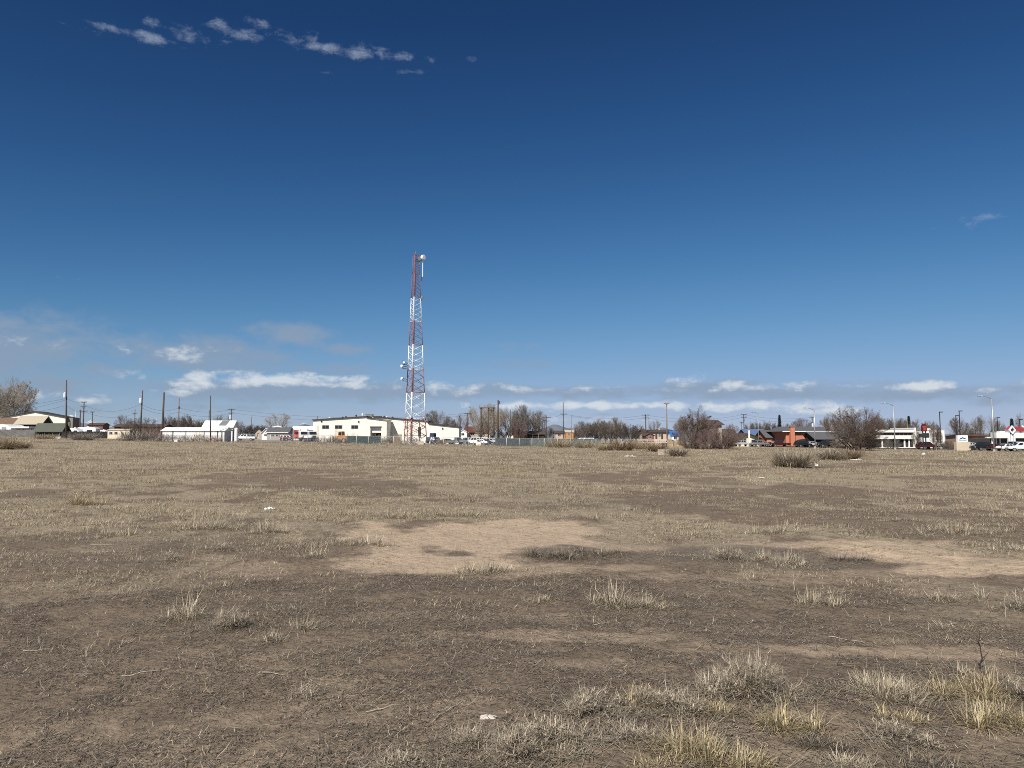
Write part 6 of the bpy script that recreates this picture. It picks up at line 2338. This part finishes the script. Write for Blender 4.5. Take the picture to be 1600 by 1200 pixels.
lump(1034, 711, 11, 9, (.36, .29, .22), 'tan broken concrete block in the shrub line, left of a pair', 'concrete block', 'concrete_block', 1)
lump(1044.5, 711.5, 9, 9, (.42, .35, .27), 'paler concrete block in the shrub line, right of a pair', 'concrete block', 'concrete_block', 2, mname='pale concrete')
lump(984, 714, 16, 3, (.60, .53, .44), 'long pale board lying in the grass below the shrub line', 'board', 'board', 3, True)
lump(421, 797, 15, 6, (.78, .78, .76), 'crumpled white plastic bag lying alone left of the bare soil patch', 'plastic bag', 'plastic_bag', 4, True)
lump(1276, 728, 4, 4.5, (.70, .68, .62), 'small pale cup beside the largest olive shrub', 'cup', 'paper_cup', 5)
lump(1338, 720, 18, 4, (.74, .73, .70), 'white plastic scrap under the big spreading tree', 'plastic scrap', 'plastic_scrap', 6, True)
lump(1443, 711, 4, 3.5, (.80, .80, .78), 'small white foam piece on the grass below the dark red suv', 'foam piece', 'foam_piece', 7)
lump(1190, 748, 10, 3, (.6, .55, .45), 'pale flat scrap in the grass below the largest olive shrub', 'scrap', 'paper_scrap', 8, True)
lump(91, 686, 7, 4, (.62, .58, .52), 'pale rock in the weeds left of the grey woody shrub', 'rock', 'rock', 9, d=165)
lump(277, 690.5, 7, 4, (.66, .62, .56), 'pale rock in front of the storage building', 'rock', 'rock', 10, d=150)
lump(657, 693, 9, 6, (.5, .44, .36), 'pale boulder at the foot of the lattice tower', 'boulder', 'boulder', 11, d=168)
lump(748, 694, 8, 6, (.68, .62, .54), 'pale barrel sized block by the fence below the white low car', 'block', 'stone_block', 12, d=166)
lump(764, 1121, 26, 3.5, (.66, .60, .52), 'bleached bone like stick left of the large grey tangle', 'stick', 'bleached_stick', 13, True)

# ------------------------------------------------------------------ single tussocks and weeds in the foreground
def tussock(px, base_py, width, height, kind, label, seed, n=260):
    """one clump of dry grass; kind: yellow (upright), pale (bleached), grey (tangled dead stems), mat (low)"""
    g = np.random.default_rng(seed + 500)
    x, y, z = on_ground(px, base_py)
    sc = y / F
    w, h = width * sc / 2, height * sc
    n = int(n * 1.6)
    width, height = width * .92, height * .74
    a = g.random(n) * 6.283
    q = np.sqrt(g.random(n))
    bx, by = x + np.cos(a) * q * w * .75, y + np.sin(a) * q * min(w * .7, .28 + w * .3)
    # small fans of blades, each from its own foot, so the outline is uneven and the soil shows between
    m = max(3, int(w / .055))
    cx, cy = x + g.normal(0, .42, m) * w, y + g.uniform(-.5, .5, m) * min(w * .8, .34)
    ch = np.clip(g.normal(.75, .25, m), .3, 1.25)
    k = g.integers(0, m, n)
    inn = g.random(n) < .85
    r_ = g.normal(0, .030, (n, 2))
    bx = np.where(inn, cx[k] + r_[:, 0], bx)
    by = np.where(inn, cy[k] + r_[:, 1], by)
    hs = np.where(inn, ch[k], .4 + .3 * g.random(n))
    base = np.stack([bx, by, ground_z(bx, by) - .006], 1)
    if kind == 'grey':                     # a tangle: broken stems lie over each other
        base[:, 2] += h * .62 * np.clip(1 - (np.abs(bx - x) / w) ** 2, 0, 1) * g.random(n)
    out = np.arctan2(by - np.where(inn, cy[k], y), bx - np.where(inn, cx[k], x))
    if kind == 'yellow':
        cols, tilt, curl, L = [YELLOW, (.50, .41, .23), STRAW, (.33, .26, .15)], np.abs(g.normal(36, 24, n)), g.normal(.9, .8, n), 1.05
    elif kind == 'pale':
        cols, tilt, curl, L = [PALE, (.52, .45, .34), GREYST, STRAW], np.abs(g.normal(56, 25, n)), g.normal(.5, .9, n), 1.1
    elif kind == 'grey':
        cols, tilt, curl, L = [(.41, .345, .26), (.50, .43, .33), (.29, .24, .18), (.22, .18, .135), PALE], g.normal(84, 24, n), g.normal(.1, .9, n), .72
    else:
        cols, tilt, curl, L = [GREYST, DARKST, (.15, .13, .11), STRAW], np.abs(g.normal(60, 25, n)), g.normal(.3, .6, n), 1.1
    c = np.array(cols)[g.integers(0, len(cols), n)] * np.clip(g.normal(1, .30, (n, 1)), .4, 1.6)
    wd = np.full(n, .0036 + .00024 * y) * (.6 + .7 * g.random(n)) * (1 if kind != 'grey' else .8)
    length = h * L * hs * (.55 + .65 * g.random(n))
    parts = [blades(base, length, out + g.normal(0, .7, n), np.radians(tilt), curl, wd, c, 3, g.normal(0, .7, n), .003)]
    if kind == 'grey':                     # side twigs on the dead stems
        V = parts[0][0].reshape(n, -1, 3)
        kk = g.integers(0, n, n)
        mid = (V[kk, 2] + V[kk, 5]) / 2
        parts.append(blades(mid, length[kk] * .35, g.random(n) * 6.283, np.radians(g.normal(55, 30, n)), g.normal(0, .5, n), wd[kk] * .7, c[kk] * 1.1, 2))
    # broken bits and dead thatch round the foot
    nb = n
    bx, by = x + g.normal(0, .55, nb) * w, y + g.normal(0, .4, nb) * min(w * .8, .4)
    parts.append(blades(np.stack([bx, by, ground_z(bx, by) + .004], 1), .05 + .09 * g.random(nb), g.random(nb) * 6.283, np.radians(g.normal(84, 9, nb)), g.normal(0, .3, nb), np.full(nb, .004), np.array(cols)[g.integers(0, len(cols), nb)] * .8, 2, g.normal(0, .6, nb), .003))
    v, f, t, cc = join(parts)
    org = np.array([x, y, z])
    me = np_mesh('grass_tussock', v - org, f, t, cc)
    me.materials.append(leaf_mat('dry grass', 0.75, 0.2))
    o = bpy.data.objects.new('grass_tussock', me)
    C.objects.link(o)
    o.location = org
    tag(o, label, 'grass tussock', 'single grass tussocks on the bare lot')
    return o


TUSS = [
    (758, 896, 92, 24, 'pale', 'dead pale tussock alone on the lower edge of the large bare soil patch', 420),
    (880, 872, 120, 18, 'mat', 'low dark mat of grass inside the right of the large bare soil patch', 700),
    (940, 866, 120, 14, 'mat', 'thin dark grass tongue trailing right from the low mat in the bare soil', 420),
    (972, 946, 92, 44, 'pale', 'bright bleached upright tussock below the bare soil patch', 560),
    (1032, 950, 70, 13, 'pale', 'flattened pale wisps just right of the bright bleached tussock', 160),
    (835, 940, 50, 16, 'pale', 'thin pale wisps left of the bright bleached tussock', 120),
    (292, 966, 92, 34, 'pale', 'left clump of the pale pair in the dark left part of the lot', 360),
    (362, 980, 82, 34, 'grey', 'right clump of the pale pair in the dark left part of the lot', 420),
    (486, 980, 60, 22, 'pale', 'small pale tuft right of the pale pair', 150),
    (425, 1002, 46, 18, 'pale', 'flat bleached tuft below the pale pair', 170),
    (482, 872, 56, 34, 'pale', 'spiky pale tussock left of the large bare soil patch', 200),
    (548, 850, 120, 24, 'pale', 'straw tussock at the upper left corner of the large bare soil patch', 380),
    (410, 834, 110, 24, 'pale', 'straw tussock line left of the spiky pale tussock', 360),
    (320, 826, 90, 26, 'pale', 'taller straw tussock above the dark left ground', 300),
    (180, 836, 80, 18, 'pale', 'small straw tussock far left on the dark ground', 220),
    (255, 876, 80, 18, 'grey', 'grey tussock in the middle of the dark left ground', 220),
    (350, 858, 46, 14, 'grey', 'small grey tussock between the grey and spiky tussocks', 120),
    (130, 788, 120, 26, 'yellow', 'broad yellowish grass clump far left', 420),
    (620, 808, 130, 18, 'pale', 'straw clump above the left of the large bare soil patch', 380),
    (710, 806, 110, 16, 'pale', 'straw clump above the middle of the large bare soil patch', 330),
    (1130, 874, 110, 26, 'grey', 'left half of the grey grass bank between the two bare patches', 520),
    (1215, 878, 110, 26, 'pale', 'right half of the pale grass bank between the two bare patches', 480),
    (1330, 876, 70, 16, 'mat', 'low grey mat at the lower edge of the right bare track', 240),
    (1195, 832, 120, 18, 'pale', 'straw line above the start of the right bare track', 380),
    (1485, 832, 110, 20, 'pale', 'straw tussock above the right bare track', 330),
    (1530, 836, 50, 10, 'pale', 'flat bleached tuft right of the straw tussock above the track', 110),
    (1570, 858, 60, 14, 'pale', 'small straw tussock at the right edge above the track', 150),
    (1080, 836, 70, 14, 'pale', 'short straw tussock right of the large bare soil patch', 180),
    (1290, 942, 110, 24, 'pale', 'pale low tussock below the right bare track', 320),
    (1478, 936, 90, 22, 'pale', 'pale low tussock below the right bare track, nearer the right edge', 240),
    (1590, 950, 60, 30, 'grey', 'grey tangle at the right edge below the track', 180),
    (830, 1172, 190, 44, 'grey', 'large grey tangle of dead stems near the bottom', 900),
    (740, 1160, 90, 30, 'grey', 'sprawling dead stems at the left end of the large grey tangle', 300),
    (940, 1112, 130, 40, 'grey', 'grey bushy tangle above and right of the largest tangle', 560),
    (1010, 1100, 60, 46, 'yellow', 'yellowish upright tuft in the grey bushy tangle', 160),
    (1040, 1108, 150, 38, 'grey', 'long grey tangle running right from the yellowish upright tuft', 620),
    (980, 1152, 120, 26, 'grey', 'lower grey stems between the tangle and the bright yellow tuft', 340),
    (1175, 1086, 190, 60, 'grey', 'largest pale grey mound of dead weeds', 1200),
    (1120, 1112, 70, 30, 'yellow', 'yellow tuft at the left foot of the pale grey mound', 200),
    (1058, 1174, 84, 58, 'yellow', 'bright yellow upright tuft at the bottom', 330),
    (1150, 1196, 90, 60, 'yellow', 'bright yellow tuft right of the first, at the bottom edge', 300),
    (1224, 1136, 80, 42, 'yellow', 'yellow tuft below the pale grey mound', 280),
    (1400, 1086, 170, 40, 'pale', 'left half of the long straw bank at the right', 800),
    (1520, 1084, 150, 44, 'yellow', 'right half of the long straw bank at the right', 700),
    (1590, 1090, 80, 40, 'grey', 'grey end of the long straw bank at the right edge', 260),
    (1418, 1126, 64, 30, 'yellow', 'small yellow tuft below the long straw bank', 180),
    (1405, 1160, 110, 40, 'grey', 'grey yellow tussock below the small yellow tuft', 340),
    (1560, 1128, 110, 40, 'yellow', 'yellow tussock below the right end of the long straw bank', 330),
    (1530, 1146, 50, 22, 'yellow', 'tiny yellow tuft left below the yellow tussock at the right', 90),
    (1290, 1164, 90, 20, 'mat', 'dark flat mat below the yellow tuft', 240),
    (1320, 1198, 90, 28, 'pale', 'pale tuft at the bottom edge right of the middle', 200),
    (1020, 1202, 50, 34, 'yellow', 'cut off yellow tuft at the very bottom edge', 110),
    (890, 1182, 70, 26, 'pale', 'pale curled tuft at the right foot of the large grey tangle', 120),
    (620, 1196, 120, 24, 'grey', 'grey flat tangle at the bottom edge left of the middle', 300),
    (480, 1088, 80, 22, 'grey', 'loose grey stems left of the middle', 110),
    (1460, 1196, 100, 24, 'mat', 'dark low mat at the bottom edge on the right', 220),
]
TUSS = [t for t in TUSS if not t[5].startswith('tiny yellow')]
for i, (px, by, w, h, kd, lab, n) in enumerate(TUSS):
    tussock(px, by, w, h, kd, lab, i, n)


def weed(px, by, top, label, seed, col, wid, twigs):
    g = random.Random(seed)
    x, y, z = on_ground(px, by)
    h = (by - top) * y / F
    b = MB()
    pts = [(0, 0, -.03)]
    for i in range(1, 8):
        t = i / 7
        pts.append((g.uniform(-.03, .03) * h * 1.2 + .02 * h * math.sin(t * 5), g.uniform(-.02, .02) * h, h * t))
    b.tube(pts, [wid * (1 - .75 * i / 7) for i in range(8)], 5)
    for k in range(twigs):
        i = g.randint(1, 6)
        p = Vector(pts[i])
        a = g.uniform(0, 6.28)
        L = h * g.uniform(.08, .28)
        q = p + Vector((math.cos(a) * L * .6, math.sin(a) * L * .4, L * .6))
        b.tube([p, q, q + Vector((math.cos(a + .5) * L * .2, 0, L * .35))], [wid * .45, wid * .35, wid * .15], 4)
    o = b.build('dry_weed', mat('weed %s' % seed, col, .85, .2), None)
    o.location = (x, y, z)
    tag(o, label, 'dry weed')


weed(1533, 1046, 988, 'dark leafless twig standing in the long straw bank', 1, (.045, .032, .028), .006, 7)
weed(1240, 924, 885, 'thin pale upright weed stem between the two bare patches', 2, (.40, .33, .24), .006, 9)
weed(1571, 964, 930, 'pale slanting stem near the right edge', 3, (.40, .34, .25), .005, 4)
weed(640, 1118, 1092, 'small dry forked stem left of the bleached stick', 4, (.36, .30, .23), .004, 8)


# loose sticks on the soil
def stick(px, py, length, ang, label, col=(.42, .36, .28), rad=.004):
    x, y, z = on_ground(px, py)
    L = length * y / F
    g = random.Random(int(px))
    pts = []
    for i in range(6):
        t = i / 5 - .5
        xx, yy = math.cos(R(ang)) * L * t, math.sin(R(ang)) * L * t * 2.2 + g.uniform(-.01, .01)
        pts.append((xx, yy, float(ground_z(x + xx, y + yy)) - z + rad + g.uniform(0, .012)))
    o = MB().tube(pts, [rad, rad, rad * .9, rad * .8, rad * .7, rad * .4], 5).build('stick', mat('stick %.2f' % col[0], col, .85, .2), None)
    o.location = (x, y, z)
    tag(o, label, 'stick', 'loose sticks on the soil')


for a in ((228, 1052, 62, 12, 'long thin pale stick on the dark left ground'), (425, 1054, 44, -8, 'forked pale stick left of the loose grey stems'), (1090, 1108, 60, 3, 'pale straight stick lying below the long grey tangle'),
          (160, 852, 34, 5, 'short pale stick beside the small straw tussock far left'), (700, 1112, 50, 40, 'slanting stick above the bleached bone like stick'), (1320, 1000, 40, -20, 'thin stick on the bare strip at the right'),
          (605, 1106, 60, 14, 'thin grey stick above the small forked stem'), (940, 976, 24, 10, 'short bleached stick below the bright bleached tussock'), (60, 1018, 40, 6, 'short stick at the left edge')):
    stick(*a)
